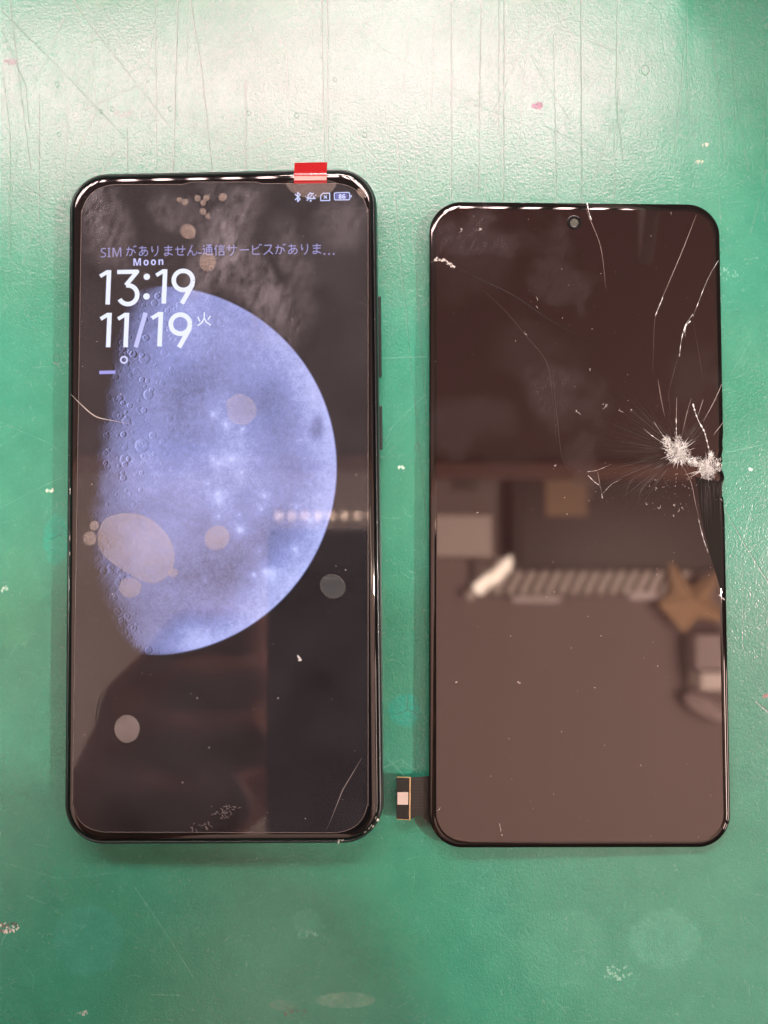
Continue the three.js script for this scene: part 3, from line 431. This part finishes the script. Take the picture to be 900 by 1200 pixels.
/* ------------------------------------------------------------------ the broken screen panel */
const panel = thing('screen_panel', 'detached black phone screen with shattered glass near its edge', 'screen panel', [0.0470227, 0.0026935, -0.0034526]);
panel.rotation.set(-0.0052360, 0, -0.0383972, 'YXZ'); panel.rotation.y = 0;
{ const v = 0.0018216; panel.position.set(0.0470227, 0.0026935, 0.0018216); panel.rotation.y = -0.0034526; }
const NW = 72.08, NL = 156.6, GY = 0.9;
const bites = [[546, 0.55, 1.6], [533, 0.35, 1.2], [560, -0.15, 1.2], [570, 0.6, 1.4], [580, 0.45, 1.0], [592, 0.15, 1.6], [518, 0.2, 1.5]].map(([y, d, w]) => [onPanel(848, y)[1], d, w]);
const panelOut = roundedOutline(NW, NL, 8.0, 18).flatMap((p, i, A) => { const q = A[(i + 1) % A.length], z = p[1]; if (p[0] > 30 && z > -24 && z < 2 && Math.abs(p[0] - q[0]) < 1e-6) return [0, 0.25, 0.5, 0.75].map((t) => [p[0] + (q[0] - p[0]) * t, p[1] + (q[1] - p[1]) * t, p[2], p[3]]); return [p]; })
  .map(([x, z, nx, nz]) => { let d = 0; if (x > 30) for (const [bz, dep, w] of bites) d -= dep * Math.exp(-(((z - bz) / w) ** 2)) * (0.75 + 0.5 * vnoise(z * 3, 4)); return [x + d * nx, z + d * nz, nx, nz]; });
const UPW = 72.4, UPL = 157;
const smearDefs = [[560, 275, 60, 30, .3], [650, 280, 30, 34, .3], [655, 460, 46, 52, .5], [600, 560, 60, 20, .1], [665, 330, 40, 22, .35], [540, 490, 50, 36, .3], [620, 410, 60, 40, .2], [690, 540, 20, 26, .35], [545, 300, 60, 60, .25], [700, 700, 60, 50, .05], [650, 750, 24, 40, .1], [820, 450, 30, 40, .2]].map(([x, y, a, b, k]) => [...onPanel(x, y), a * 0.2, b * 0.2, k]);
function smear(x, z) {
  const nx = x + 15 * (fbm(x * 0.13, z * 0.13, 4) - 0.5), nz = z + 15 * (fbm(x * 0.13 + 40, z * 0.13, 4) - 0.5);
  let k = 0; for (const [sx0, sz0, a, b, q] of smearDefs) { const e = ((nx - sx0) / a) ** 2 + ((nz - sz0) / b) ** 2; if (e < 1.6) k += q * smooth(1.6, 0.1, e) * (0.5 + 0.8 * fbm((x + 0.5 * z) * 1.2, (z - 0.5 * x) * 0.5, 3)); }
  return k;
}
const panelColor = canvasTex(944, 2048, (c, w, h) => {
  const im = c.createImageData(w, h), d = im.data;
  for (let j = 0; j < h; j++) for (let i = 0; i < w; i++) {
    const x = (i + 0.5) / w * UPW - UPW / 2, z = (j + 0.5) / h * UPL - UPL / 2, o = 4 * (j * w + i);
    const qx = Math.max(0, Math.abs(x) - (NW / 2 - 1.7 - 6.6)), qz = Math.max(0, Math.abs(z - 0.2) - (NL / 2 - 1.9 - 6.6)), inside = smooth(6.65, 6.55, Math.hypot(qx, qz)), k = 0.032 * smear(x, z) * (0.8 + 0.4 * vnoise(x * 5, z * 5));
    d[o] = s8(0.010 + 0.010 * inside + k); d[o + 1] = s8(0.0075 + 0.0025 * inside + 0.9 * k); d[o + 2] = s8(0.007 + 0.0025 * inside + k); d[o + 3] = 255;
  }
  c.putImageData(im, 0, 0);
});
const panelRough = canvasTex(472, 1024, (c, w, h) => {
  const im = c.createImageData(w, h), d = im.data;
  for (let j = 0; j < h; j++) for (let i = 0; i < w; i++) { const x = (i + 0.5) / w * UPW - UPW / 2, z = (j + 0.5) / h * UPL - UPL / 2, o = 4 * (j * w + i); d[o] = d[o + 1] = d[o + 2] = clamp(255 * (0.025 + 0.16 * smear(x, z)), 0, 255); d[o + 3] = 255; }
  c.putImageData(im, 0, 0);
}, false);
part('panel_glass', sweep(panelOut, [[-0.25, -0.25], [-0.03, -0.08], [0, 0.1], [-0.06, 0.28], [-0.2, 0.42], [-0.65, 0.64], [-1.1, 0.82], [-1.5, 0.89], [-1.9, GY]], { uw: UPW, ul: UPL }), phys({ map: panelColor, roughnessMap: panelRough, roughness: 1, ior: 1.9, specularColor: rgb(1, 0.80, 0.76) }), panel);
part('back_plate', sweep(roundedOutline(NW - 1.6, NL - 1.6, 7.2, 12), [[-0.2, -1.1], [0, -0.95], [0, -0.3]], { cap: false, base: true }), std({ color: rgb(0.02, 0.02, 0.02), roughness: 0.6 }), panel);
{
  const [hx, hz] = onPanel(673, 261), ring = new THREE.LatheGeometry([[0.0010, GY + 0.004], [0.0012, GY + 0.02], [0.0017, GY + 0.02], [0.00182, GY + 0.002]].map(([a, b]) => new THREE.Vector2(a, b / 1e3)), 32).translate(hx / 1e3, 0, hz / 1e3);
  const hole = part('camera_hole', ring, phys({ color: rgb(0.008, 0.007, 0.007), roughness: 0.1 }), panel, 'dark ring round the front camera opening');
  part('camera_window', new THREE.CylinderGeometry(0.00101, 0.00101, 0.00002, 28).translate(hx / 1e3, (GY + 0.012) / 1e3, hz / 1e3), std({ color: rgb(0.055, 0.05, 0.035), roughness: 0.25 }), hole);
}
{ // cracks
  const r = rng(91), white = phys({ color: rgb(0.97, 0.94, 0.92), roughness: 0.3, ior: 1.5 }), mid = phys({ color: rgb(0.30, 0.23, 0.21), roughness: 0.35 }), faint = std({ color: rgb(0.075, 0.05, 0.044), roughness: 0.4 }), dark = std({ color: rgb(0.004, 0.003, 0.003), roughness: 0.6 });
  const mm = (pts) => pts.map((p) => onPanel(...p)), Y = GY + 0.003;
  const crack = (pts, w, mat, jit = 0.12, h = 0.04) => {     // a fine line all along; where it glitters, in broken stretches of uneven width
    const line = jittered(curve(mm(pts), 8 * pts.length), 0.35, jit * 0.7, r), list = [ridge(line, mat === white ? w * 0.35 : w, Y, 0.02, [0.5, 0.3])];
    if (mat === white) for (let i = 0; i < line.length - 2;) { const n = 2 + Math.floor(r() * 5), seg = line.slice(i, i + n); if (seg.length > 1 && r() < 0.72) list.push(ridge(seg, w * (0.5 + 1.0 * r()), Y, h * (0.6 + r()), [0.4, 0.4])); i += n - 1 + (r() < 0.4 ? 1 : 0); }
    return part('crack', merge(list), mat, panel);
  };
  crack([[532, 312], [560, 326], [600, 345], [640, 372], [692, 402]], 0.16, dark); crack([[566, 340], [590, 362], [616, 393], [640, 424], [648, 470], [652, 522]], 0.09, faint);
  crack([[687, 243], [690, 254], [695, 265], [704, 290], [710, 338]], 0.11, mid); crack([[688, 238], [690, 248], [693, 258]], 0.26, white, 0.2); crack([[816, 252], [798, 298], [780, 340], [769, 366]], 0.12, mid); crack([[773, 358], [768, 372], [766, 400], [765, 440]], 0.1, faint); crack([[777, 348], [768, 370]], 0.16, white);
  crack([[842, 305], [832, 322], [822, 345], [812, 372]], 0.14, white, 0.2); crack([[812, 368], [803, 382], [799, 396], [796, 418]], 0.16, white, 0.35); crack([[809, 376], [803, 384], [803, 395]], 0.24, white, 0.35); crack([[796, 415], [786, 450], [783, 470]], 0.08, faint); crack([[812, 376], [820, 420], [824, 460]], 0.07, faint); crack([[648, 440], [654, 500], [660, 540], [668, 552]], 0.09, faint);
  crack([[812, 473], [815, 484], [819, 494], [825, 505], [828, 515], [831, 527], [834, 536]], 0.3, white, 0.45, 0.1);
  crack([[793, 466], [792.6, 486], [792.4, 512]], 0.13, mid, 0.1); crack([[792.4, 490], [792.6, 512]], 0.15, white, 0.25); crack([[771, 445], [776, 474], [779, 488]], 0.12, mid); crack([[783, 458], [786, 486]], 0.09, faint);
  crack([[754, 502], [766, 512], [782, 522]], 0.17, white, 0.2); crack([[766, 494], [774, 506], [782, 518]], 0.13, white, 0.2); crack([[824, 468], [818, 487]], 0.13, mid); crack([[846, 450], [836, 472], [824, 494]], 0.16, mid); crack([[848, 494], [836, 510]], 0.14, mid); crack([[810, 467], [804, 488], [799, 510]], 0.1, mid);
  crack([[688, 553], [700, 551], [716, 544]], 0.13, white, 0.3); crack([[689, 557], [697, 565], [703, 570], [706, 584]], 0.12, white, 0.35); crack([[700, 552], [704, 572]], 0.1, mid); crack([[707, 578], [716, 568], [729, 561]], 0.11, white, 0.35); crack([[732, 582], [738, 566], [745, 558]], 0.08, faint); crack([[747, 590], [752, 574], [768, 556]], 0.09, faint);
  crack([[801, 548], [810, 566], [815, 590], [819, 606]], 0.12, mid, 0.2); crack([[818, 606], [824, 630], [830, 648]], 0.16, white, 0.3); crack([[836, 588], [841, 600], [848, 620]], 0.1, mid); crack([[838, 586], [843, 584], [848, 588]], 0.22, white, 0.2); crack([[842, 697], [846, 700], [850, 704]], 0.26, white, 0.2);
  crack([[505, 307], [520, 305], [533, 313]], 0.1, mid);
  const fan = [], glint = [];
  for (let i = 0; i < 46; i++) { const x = 822 + 24 * r(), y = 560 + 12 * r(), L = 12 + 60 * r() * r(); fan.push(ridge(jittered(mm([[x, y], [x + 3 * r(), y + L]]), 0.6, 0.08, r), 0.04 + 0.08 * r(), GY + 0.055, 0.03)); }
  for (let i = 0; i < 120; i++) { // fan of hairlines to the left of the impact
    const a = Math.PI + (r() - 0.5) * 2.0, L = 40 + 80 * r(), q0 = 10 + 14 * r(), bend = (a - Math.PI) * -14 * r(), pts = []; for (let k = 0; k <= 6; k++) { const q = q0 + (L - q0) * k / 6; pts.push([796 + q * Math.cos(a), 530 + q * Math.sin(a) + bend * (k / 6) ** 2 * -0.6]); }
    fan.push(ridge(jittered(mm(pts), 1.2, 0.05, r), 0.03 + 0.06 * r() * r(), Y, 0.015));
  }
  for (let i = 0; i < 40; i++) { const a = -Math.PI * (0.15 + 0.7 * r()), L = 22 + 36 * r(), q0 = 10 + 8 * r(); fan.push(ridge(jittered(mm([[796 + q0 * Math.cos(a), 530 + q0 * Math.sin(a)], [796 + L * Math.cos(a), 530 + L * Math.sin(a)]]), 0.8, 0.06, r), 0.06, Y, 0.02)); }
  for (let i = 0; i < 40; i++) { const a = Math.PI * (0.3 + 0.4 * r()), L = 16 + 34 * r(); fan.push(ridge(jittered(mm([[831 + 8 * Math.cos(a), 553], [831 + L * Math.cos(a) * 0.5, 553 + L * Math.sin(a)]]), 0.8, 0.08, r), 0.07, Y, 0.03)); }
  part('hairline_crack', merge(fan), std({ color: rgb(0.055, 0.040, 0.037), roughness: 0.4 }), panel).userData.kind = 'stuff';
  for (let i = 0; i < 60; i++) { const a = r() * 6.2832, L = 12 + 16 * r(), q0 = 7, c0 = r() < 0.6 ? [796, 530] : [829, 549]; if (Math.cos(a) > 0.6 && c0[0] > 800) continue; glint.push(ridge(jittered(mm([[c0[0] + q0 * Math.cos(a), c0[1] + q0 * Math.sin(a)], [c0[0] + L * Math.cos(a), c0[1] + L * Math.sin(a)]]), 0.5, 0.12, r), 0.05 + 0.08 * r(), Y, 0.05)); }
  // crushed glass at the two points of impact and along the gash between them
  const crush = (cx, cy, R, n, seed, kx = 1, ky = 1) => { const q = rng(seed), list = []; n *= 3; for (let i = 0; i < n; i++) { const a = q() * 6.2832, d = R * Math.pow(q(), 0.95) * (0.75 + 0.5 * vnoise(a * 2.2 + seed, 3)), x = cx + d * kx * Math.cos(a), y = cy + d * ky * Math.sin(a), L = 0.8 + 2.6 * q(), t = a + (q() - 0.5) * 1.3, [mx, mz] = onPanel(x, y); if (mx > NW / 2 - 0.4) continue; if (q() < 0.4) list.push(speck(mx, mz, Y, 0.04 + 0.13 * q() * q(), q)); else list.push(ridge(mm([[x, y], [x + L * Math.cos(t), y + L * Math.sin(t)]]), 0.06 + 0.10 * q(), Y, 0.05 + 0.18 * q())); } return list; };
  part('crushed_glass', merge([...crush(796, 530, 12.5, 420, 1), ...crush(795, 518, 7, 50, 7, 0.7, 1), ...crush(781, 517, 5.5, 80, 2), ...crush(785, 525, 7, 40, 3), ...glint]), white, panel, 'white crushed glass at the larger point of impact').userData.kind = 'stuff';
  part('crushed_glass', merge([...crush(829, 549, 11, 360, 4), ...crush(813, 541, 7, 90, 5, 1.4, 0.7), ...crush(833, 534, 4, 40, 6), ...crush(842, 545, 5, 40, 8, 0.8, 1.6)]), white, panel, 'white crushed glass at the smaller point of impact by the edge').userData.kind = 'stuff';
  const chips = []; for (const [x, y, n, R] of [[512, 304, 12, 3], [520, 305, 14, 4], [527, 309, 14, 4], [531, 312, 8, 2.5]]) for (let i = 0; i < n; i++) chips.push(speck(...onPanel(x + R * (r() - 0.5) * 2, y + R * (r() - 0.5)), Y, 0.06 + 0.14 * r(), r));
  for (const [x, y] of [[616, 392], [629, 360], [694, 386], [660, 372], [786, 250], [692, 433], [726, 480], [710, 475], [676, 482], [651, 545], [707, 474], [740, 481], [768, 563], [770, 572], [758, 590], [772, 596], [791, 592], [800, 596], [789, 604], [793, 556], [560, 600], [704, 746], [608, 800], [535, 800], [770, 780], [697, 806], [586, 967], [588, 978], [540, 268], [563, 269]]) for (let i = 0; i < 3; i++) chips.push(speck(...onPanel(x + 2.5 * (r() - 0.5), y + 2.5 * (r() - 0.5)), Y, 0.05 + 0.10 * r() * r(), r));
  for (let i = 0; i < 260; i++) chips.push(speck(...onPanel(510 + 325 * r(), 250 + 735 * r()), Y, 0.02 + 0.06 * Math.pow(r(), 4), r));
  for (let i = 0; i < 70; i++) chips.push(speck(...onPanel(760 + 80 * r(), 560 + 60 * r() * r()), Y, 0.03 + 0.07 * r() * r(), r));
  for (const [x, y, L, a] of [[678, 484, 8, 0.7], [708, 477, 7, -0.9], [728, 482, 7, 0.4], [540, 270, 7, -0.9], [562, 269, 5, -0.5], [629, 350, 6, 1.2], [514, 948, 6, -0.8], [586, 972, 7, 1.5], [773, 594, 6, -1.2], [795, 598, 5, -1.2]]) chips.push(ridge(mm([[x - L * Math.cos(a) / 2, y - L * Math.sin(a) / 2], [x + 1, y + 0.5], [x + L * Math.cos(a) / 2, y + L * Math.sin(a) / 2]]), 0.12, Y, 0.03));
  part('glass_chip', merge(chips), std({ color: rgb(0.55, 0.48, 0.45), roughness: 0.4 }), panel).userData.kind = 'stuff';
  part('broken_strip', slab(mm([[814, 558], [818, 572], [819.6, 590], [823, 612], [831.6, 648], [843.6, 688], [848.2, 694], [847.8, 650], [847.2, 612], [845.8, 596], [843, 585], [844, 574], [842, 564], [828, 562], [820, 560]]).reverse(), GY - 0.2, GY + 0.05, 0.03), phys({ color: rgb(0.014, 0.009, 0.008), roughness: 0.4, ior: 1.45, specularIntensity: 0.15 }), panel, 'matt black strip along the broken edge');
}
{ // ribbon cable that comes out under the panel
  const mm = (pts) => pts.map((p) => onPanel(...p)), flexMat = phys({ color: rgb(0.026, 0.017, 0.014), roughness: 0.45, ior: 1.5 });
  const ribbon = part('ribbon_cable', slab(mm([[481, 914], [508, 912], [508, 972], [497, 962], [492, 958], [482, 963.4]]).reverse(), -1.6, -1.42, 0.03), flexMat, panel, 'dark brown ribbon cable coming out under the panel');
  part('connector', slab(mm([[464.8, 912.4], [482.4, 913.2], [481.6, 963.6], [464.8, 962.2]]).reverse(), -1.45, -0.75, 0.05), phys({ color: rgb(0.016, 0.013, 0.011), roughness: 0.22 }), ribbon);
  const gold = std({ color: rgb(0.85, 0.56, 0.30), roughness: 0.3, metalness: 0.9 });
  part('gold_edge', slab(mm([[480.2, 913], [481.8, 913.2], [481.2, 963.6], [479.6, 963.4]]).reverse(), -1.4, -0.70, 0.03), gold, ribbon); part('gold_edge', slab(mm([[465.4, 912.2], [481.6, 912.8], [481.6, 913.8], [465.4, 913.2]]).reverse(), -1.4, -0.70, 0.02), gold, ribbon); part('gold_edge', slab(mm([[466, 961.8], [480.6, 962.8], [480.6, 963.6], [466, 962.6]]).reverse(), -1.4, -0.71, 0.02), gold, ribbon);
  part('label_sticker', slab(mm([[466, 930.4], [478.8, 930.4], [478.6, 945.2], [466, 945]]).reverse(), -0.76, -0.68, 0.01), std({ color: rgb(0.62, 0.46, 0.40), roughness: 0.6 }), ribbon);
  const tr = []; for (let i = 0; i < 10; i++) { const y = 917 + 3.6 * i; tr.push(ridge(mm([[483.5, y], [501, y - 0.3]]), 0.16, -1.42, 0.03, [1, 1])); } part('trace', merge(tr), phys({ color: rgb(0.045, 0.028, 0.022), roughness: 0.4 }), ribbon).userData.kind = 'stuff';
}

/* ------------------------------------------------------------------ things out of view above the bench, shaped for their reflections in the black glass */
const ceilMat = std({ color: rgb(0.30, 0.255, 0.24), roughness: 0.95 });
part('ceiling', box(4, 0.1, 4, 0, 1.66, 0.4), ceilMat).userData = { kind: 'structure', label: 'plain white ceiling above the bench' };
{
  const s = thing('overhead_shelf', 'dark brown wooden shelf overhead behind the bench', 'shelf', [0, 1.0, -0.13]);
  part('shelf_board', box(2.4, 0.03, 0.62, 0, 0.015, -0.312, 0.003), std({ color: rgb(0.05, 0.032, 0.028), roughness: 0.7 }), s);
  const lip = part('shelf_lip', box(2.4, 0.05, 0.02, 0, 0.012, 0.009, 0.003), std({ color: rgb(0.13, 0.07, 0.05), roughness: 0.6 }), s); lip.position.set(0, 0, 0.001);
}
{ // small row of lamps under the front of the shelf on the left
  const t = thing('indicator_strip', 'short row of small warm bulbs under the overhead shelf edge', 'light strip', [-0.10, 0.985, -0.046]);
  part('strip_base', box(0.15, 0.008, 0.014, 0, 0.007, 0, 0.002), std({ color: rgb(0.06, 0.05, 0.045), roughness: 0.5 }), t);
  const g = std({ color: rgb(0.8, 0.8, 0.8), emissive: rgb(1, 0.8, 0.62), emissiveIntensity: 14 }), b = new THREE.SphereGeometry(0.0042, 12, 8);
  for (let i = 0; i < 8; i++) { part('bulb', b, g, t).position.set((i - 3.5) * 0.0175, 0, 0); const l = new THREE.PointLight(rgb(1, 0.8, 0.62), 0.0004); l.shadow.radius = 0.15; l.position.set((i - 3.5) * 0.0175, 0, 0); l.name = named('bulb_light'); t.add(l); }
}
{ // black screen and slatted grille, kinds chosen for the mirrored dark block and slats
  const s = thing('ceiling_screen', 'black flat screen mounted flat on the ceiling beside the grille', 'screen', [0.555, 1.60, -0.085]);
  part('casing', box(0.42, 0.04, 0.21, 0, -0.02, 0, 0.006), std({ color: rgb(0.05, 0.045, 0.04), roughness: 0.5 }), s); part('glass', box(0.39, 0.004, 0.18, 0, -0.0425, 0, 0.001), std({ color: rgb(0.040, 0.034, 0.03), roughness: 0.4 }), s);
  part('inner_frame', box(0.085, 0.005, 0.08, -0.105, -0.0475, -0.045, 0.001), std({ color: rgb(0.33, 0.24, 0.15), roughness: 0.6 }), s);
  const v = thing('ceiling_grille', 'white slatted air grille on the ceiling in front of the black screen', 'grille', [0.50, 1.60, 0.03]);
  part('grille_frame', box(0.46, 0.01, 0.085, 0, -0.006, 0, 0.003), std({ color: rgb(0.19, 0.165, 0.15), roughness: 0.6 }), v);
  const slat = box(0.014, 0.010, 0.080, 0, -0.016, 0, 0.002).rotateY(-0.5), sm = std({ color: rgb(0.70, 0.66, 0.60), roughness: 0.5 }); for (let i = 0; i < 16; i++) part('slat', slat, sm, v).position.x = -0.195 + i * 0.0262;
  const e = thing('unseen_end_lamp', 'short cream lamp out of view by the ceiling grille, mirrored as a bright bar', 'lamp', [0.312, 1.60, 0.028]); e.rotation.y = -0.9;
  part('tube', box(0.026, 0.018, 0.105, 0, -0.012, 0, 0.008), std({ color: rgb(0.8, 0.8, 0.7), emissive: rgb(1, 0.95, 0.78), emissiveIntensity: 5 }), e); part('lug', box(0.02, 0.02, 0.02, 0, -0.011, 0.065, 0.006), std({ color: rgb(0.8, 0.76, 0.7), roughness: 0.5 }), e);
  const el = new THREE.RectAreaLight(rgb(1, 0.95, 0.78), 5, 0.024, 0.1); el.name = 'unseen_end_light'; el.position.set(0, -0.0225, 0); el.rotation.x = -Math.PI / 2; e.add(el);  // lamp out of view, glowing for the bright cream bar in the reflection
  const r1 = thing('metal_rail', 'thin pale rail on the ceiling in front of the grille, near its cream end', 'rail', [0.395, 1.60, 0.076]); part('rail_bar', box(0.10, 0.016, 0.014, 0, -0.009, 0, 0.005), std({ color: rgb(0.8, 0.76, 0.74), roughness: 0.5 }), r1);
  const r2 = thing('metal_rail', 'thin pale rail on the ceiling in front of the grille, beside the gold star', 'rail', [0.64, 1.60, 0.07]); part('rail_bar', box(0.11, 0.016, 0.016, 0, -0.009, 0, 0.005), std({ color: rgb(0.85, 0.8, 0.8), roughness: 0.5 }), r2);
}
{
  const b = thing('ceiling_box', 'grey box with a white front fixed on the ceiling left of the screen', 'box', [0.245, 1.60, -0.10]); part('casing', box(0.13, 0.06, 0.19, 0, -0.03, 0, 0.006), std({ color: rgb(0.19, 0.17, 0.15), roughness: 0.6 }), b); part('cover', box(0.115, 0.01, 0.082, -0.006, -0.064, 0.05, 0.003), std({ color: rgb(0.66, 0.61, 0.55), roughness: 0.5 }), b); part('slot', box(0.05, 0.006, 0.03, 0, -0.0625, -0.055, 0.002), std({ color: rgb(0.08, 0.07, 0.06), roughness: 0.6 }), b);
}
{
  const s = thing('paper_star', 'folded gold paper star hanging by the slatted ceiling grille', 'ornament', [0.70, 1.56, 0.078]), pts = [], N = 5; // a folded star: ridges to the points, valleys between
  const pos = [], idx = []; pos.push(0, -0.03, 0); for (let i = 0; i < 2 * N; i++) { const a = i * Math.PI / N + 0.5, q = (i % 2 ? 0.040 : 0.082) * (1 + 0.30 * Math.sin(2.3 * i + 1)); pos.push(q * Math.cos(a), 0, q * Math.sin(a)); } pos.push(0, 0.03, 0);
  for (let i = 0; i < 2 * N; i++) { const a = 1 + i, b = 1 + (i + 1) % (2 * N); idx.push(0, a, b, 2 * N + 1, b, a); }
  const g = new THREE.BufferGeometry(); g.setAttribute('position', new THREE.Float32BufferAttribute(pos, 3)); g.setIndex(idx); g.setAttribute('uv', new THREE.Float32BufferAttribute(new Float32Array(pos.length / 3 * 2), 2)); const f = g.toNonIndexed(); f.computeVertexNormals();
  part('star_body', f, std({ color: rgb(0.62, 0.44, 0.27), roughness: 0.45 }), s); part('cord', new THREE.CylinderGeometry(0.001, 0.001, 0.04, 6).translate(0, 0.03, 0), std({ color: rgb(0.3, 0.2, 0.1), roughness: 0.8 }), s);
  const c1 = thing('carton', 'grey lidded carton fixed on the ceiling behind the gold star', 'carton', [0.745, 1.60, 0.18]); part('carton_body', box(0.085, 0.06, 0.07, 0, -0.031, 0, 0.004), std({ color: rgb(0.46, 0.40, 0.39), roughness: 0.6 }), c1);
  const c2 = thing('carton', 'white carton on the ceiling next to the grey lidded carton', 'carton', [0.75, 1.60, 0.236]); part('carton_body', box(0.085, 0.07, 0.036, 0, -0.036, 0, 0.004), std({ color: rgb(0.9, 0.85, 0.78), roughness: 0.5 }), c2);
}
{
  const g = new THREE.IcosahedronGeometry(0.05, 4), p = g.attributes.position; for (let i = 0; i < p.count; i++) { const k = 0.7 + 0.6 * fbm(p.getX(i) * 40 + 9, p.getZ(i) * 40 + p.getY(i) * 23, 3); p.setXYZ(i, p.getX(i) * k * 0.95, p.getY(i) * k * 0.5, p.getZ(i) * k * 0.42); } g.computeVertexNormals(); g.rotateY(-0.5);
  const w = thing('paper_wad', 'crumpled grey paper on the ceiling beside the white carton', 'paper', [0.735, 1.575, 0.292]); part('paper', g, std({ color: rgb(0.50, 0.43, 0.42), roughness: 0.8 }), w);
}
/* ------------------------------------------------------------------ the photographer's phone and hand, seen only as dark reflections */
{
  const p = thing('camera_phone', 'black phone held above the bench, mirrored in the lit screen', 'smartphone', [-0.0255, 0.2245, 0.070]);
  const black = phys({ color: rgb(0.006, 0.006, 0.007), roughness: 0.35 });
  part('phone_body', new RoundedBoxGeometry(0.071, 0.008, 0.147, 4, 0.0038).translate(0, 0.0045, 0), black, p);
  const ringG = new THREE.TorusGeometry(0.0072, 0.0009, 10, 40).rotateX(Math.PI / 2), rm = std({ color: rgb(0.25, 0.25, 0.27), roughness: 0.3, metalness: 0.9 });
  for (const [x, z] of [[0.009, -0.046], [-0.008, -0.032]]) part('lens_ring', ringG, rm, p).position.set(x, 0.0, z);
}
{
  const h = thing('person', 'hands and sleeved forearm of the person holding the phone above the bench', 'person', [-0.12, 0.235, 0.15]);
  const J = (x, y, z, r) => [new THREE.Vector3(x, y, z), r], bones = [], chain = (...js) => { for (let i = 0; i + 1 < js.length; i++) bones.push([js[i], js[i + 1]]); };
  chain(J(-0.05, 0.03, 0.13, 0.03), J(-0.03, 0.02, 0.07, 0.028), J(-0.005, 0.005, 0.03, 0.027));                   // forearm, wrist, heel of the palm
  chain(J(-0.01, 0.004, 0.03, 0.024), J(0.012, 0.0, -0.03, 0.018)); chain(J(0.01, 0.004, 0.03, 0.022), J(0.03, 0.0, 0.0, 0.016));
  for (const [z, L] of [[-0.062, 0.9], [-0.040, 1.0], [-0.018, 0.95], [0.004, 0.8]]) chain(J(0.004, 0.0, z * 0.75, 0.0125), J(0.030 * L, -0.010, z - 0.008, 0.0100), J(0.050 * L, -0.006, z - 0.012, 0.0088), J(0.058 * L, 0.002, z - 0.012, 0.0080));
  chain(J(0.0, 0.012, 0.02, 0.016), J(0.03, 0.024, -0.01, 0.012), J(0.06, 0.026, -0.03, 0.0095));                   // thumb on the glass side
  const n = 72, half = 0.16, mc = new MarchingCubes(n, new THREE.MeshStandardMaterial(), false, false, 60000), ab = new THREE.Vector3(), ap = new THREE.Vector3(), pt = new THREE.Vector3();
  mc.isolation = 0;
  for (let k = 0; k < n; k++) for (let j = 0; j < n; j++) for (let i = 0; i < n; i++) {
    pt.set((i / n * 2 - 1) * half, (j / n * 2 - 1) * half, (k / n * 2 - 1) * half); let s = 0;
    for (const [[a, ra], [b, rb]] of bones) { ab.subVectors(b, a); ap.subVectors(pt, a); const t = clamp(ap.dot(ab) / ab.lengthSq()), d = ap.addScaledVector(ab, -t).length() - (ra + (rb - ra) * t); s += Math.exp(-d / 0.0028); }
    mc.field[i + n * (j + n * k)] = Math.log(Math.max(s, 1e-12)) * 0.0028;
  }
  mc.update();
  const cnt = mc.count, g = new THREE.BufferGeometry();
  g.setAttribute('position', new THREE.Float32BufferAttribute(Float32Array.from(mc.positionArray.subarray(0, cnt * 3), (v) => v * half), 3)); g.setAttribute('normal', new THREE.Float32BufferAttribute(Float32Array.from(mc.normalArray.subarray(0, cnt * 3)), 3));
  const skin = std({ color: rgb(0.62, 0.22, 0.16), roughness: 0.6 });
  { const m = part('hand', g, skin, h); m.scale.set(1.3, 1.6, 1.3); m.rotation.x = 0.55; m.position.set(-0.0175, -0.012, -0.012); }
  const g2 = g.clone(); g2.scale(-1, 1, 1); { const ix = g2.attributes.position, nn = ix.count; const idx = new Uint32Array(nn); for (let i = 0; i < nn; i += 3) { idx[i] = i; idx[i + 1] = i + 2; idx[i + 2] = i + 1; } g2.setIndex(new THREE.BufferAttribute(idx, 1)); }
  part('hand', g2, skin, h).position.set(0.165, 0, 0.068);
  const sl = new THREE.Vector3(-0.032, 0.02, 0.075), sd = new THREE.Vector3(-0.09, 0.05, 0.26), sleeve = new THREE.CylinderGeometry(0.05, 0.038, sl.distanceTo(sd), 28, 6).applyQuaternion(new THREE.Quaternion().setFromUnitVectors(new THREE.Vector3(0, 1, 0), sd.clone().sub(sl).normalize())).translate((sl.x + sd.x) / 2, (sl.y + sd.y) / 2, (sl.z + sd.z) / 2);
  part('sleeve', sleeve, std({ color: rgb(0.16, 0.035, 0.03), roughness: 0.9 }), h);
}
renderer.render(scene, camera);
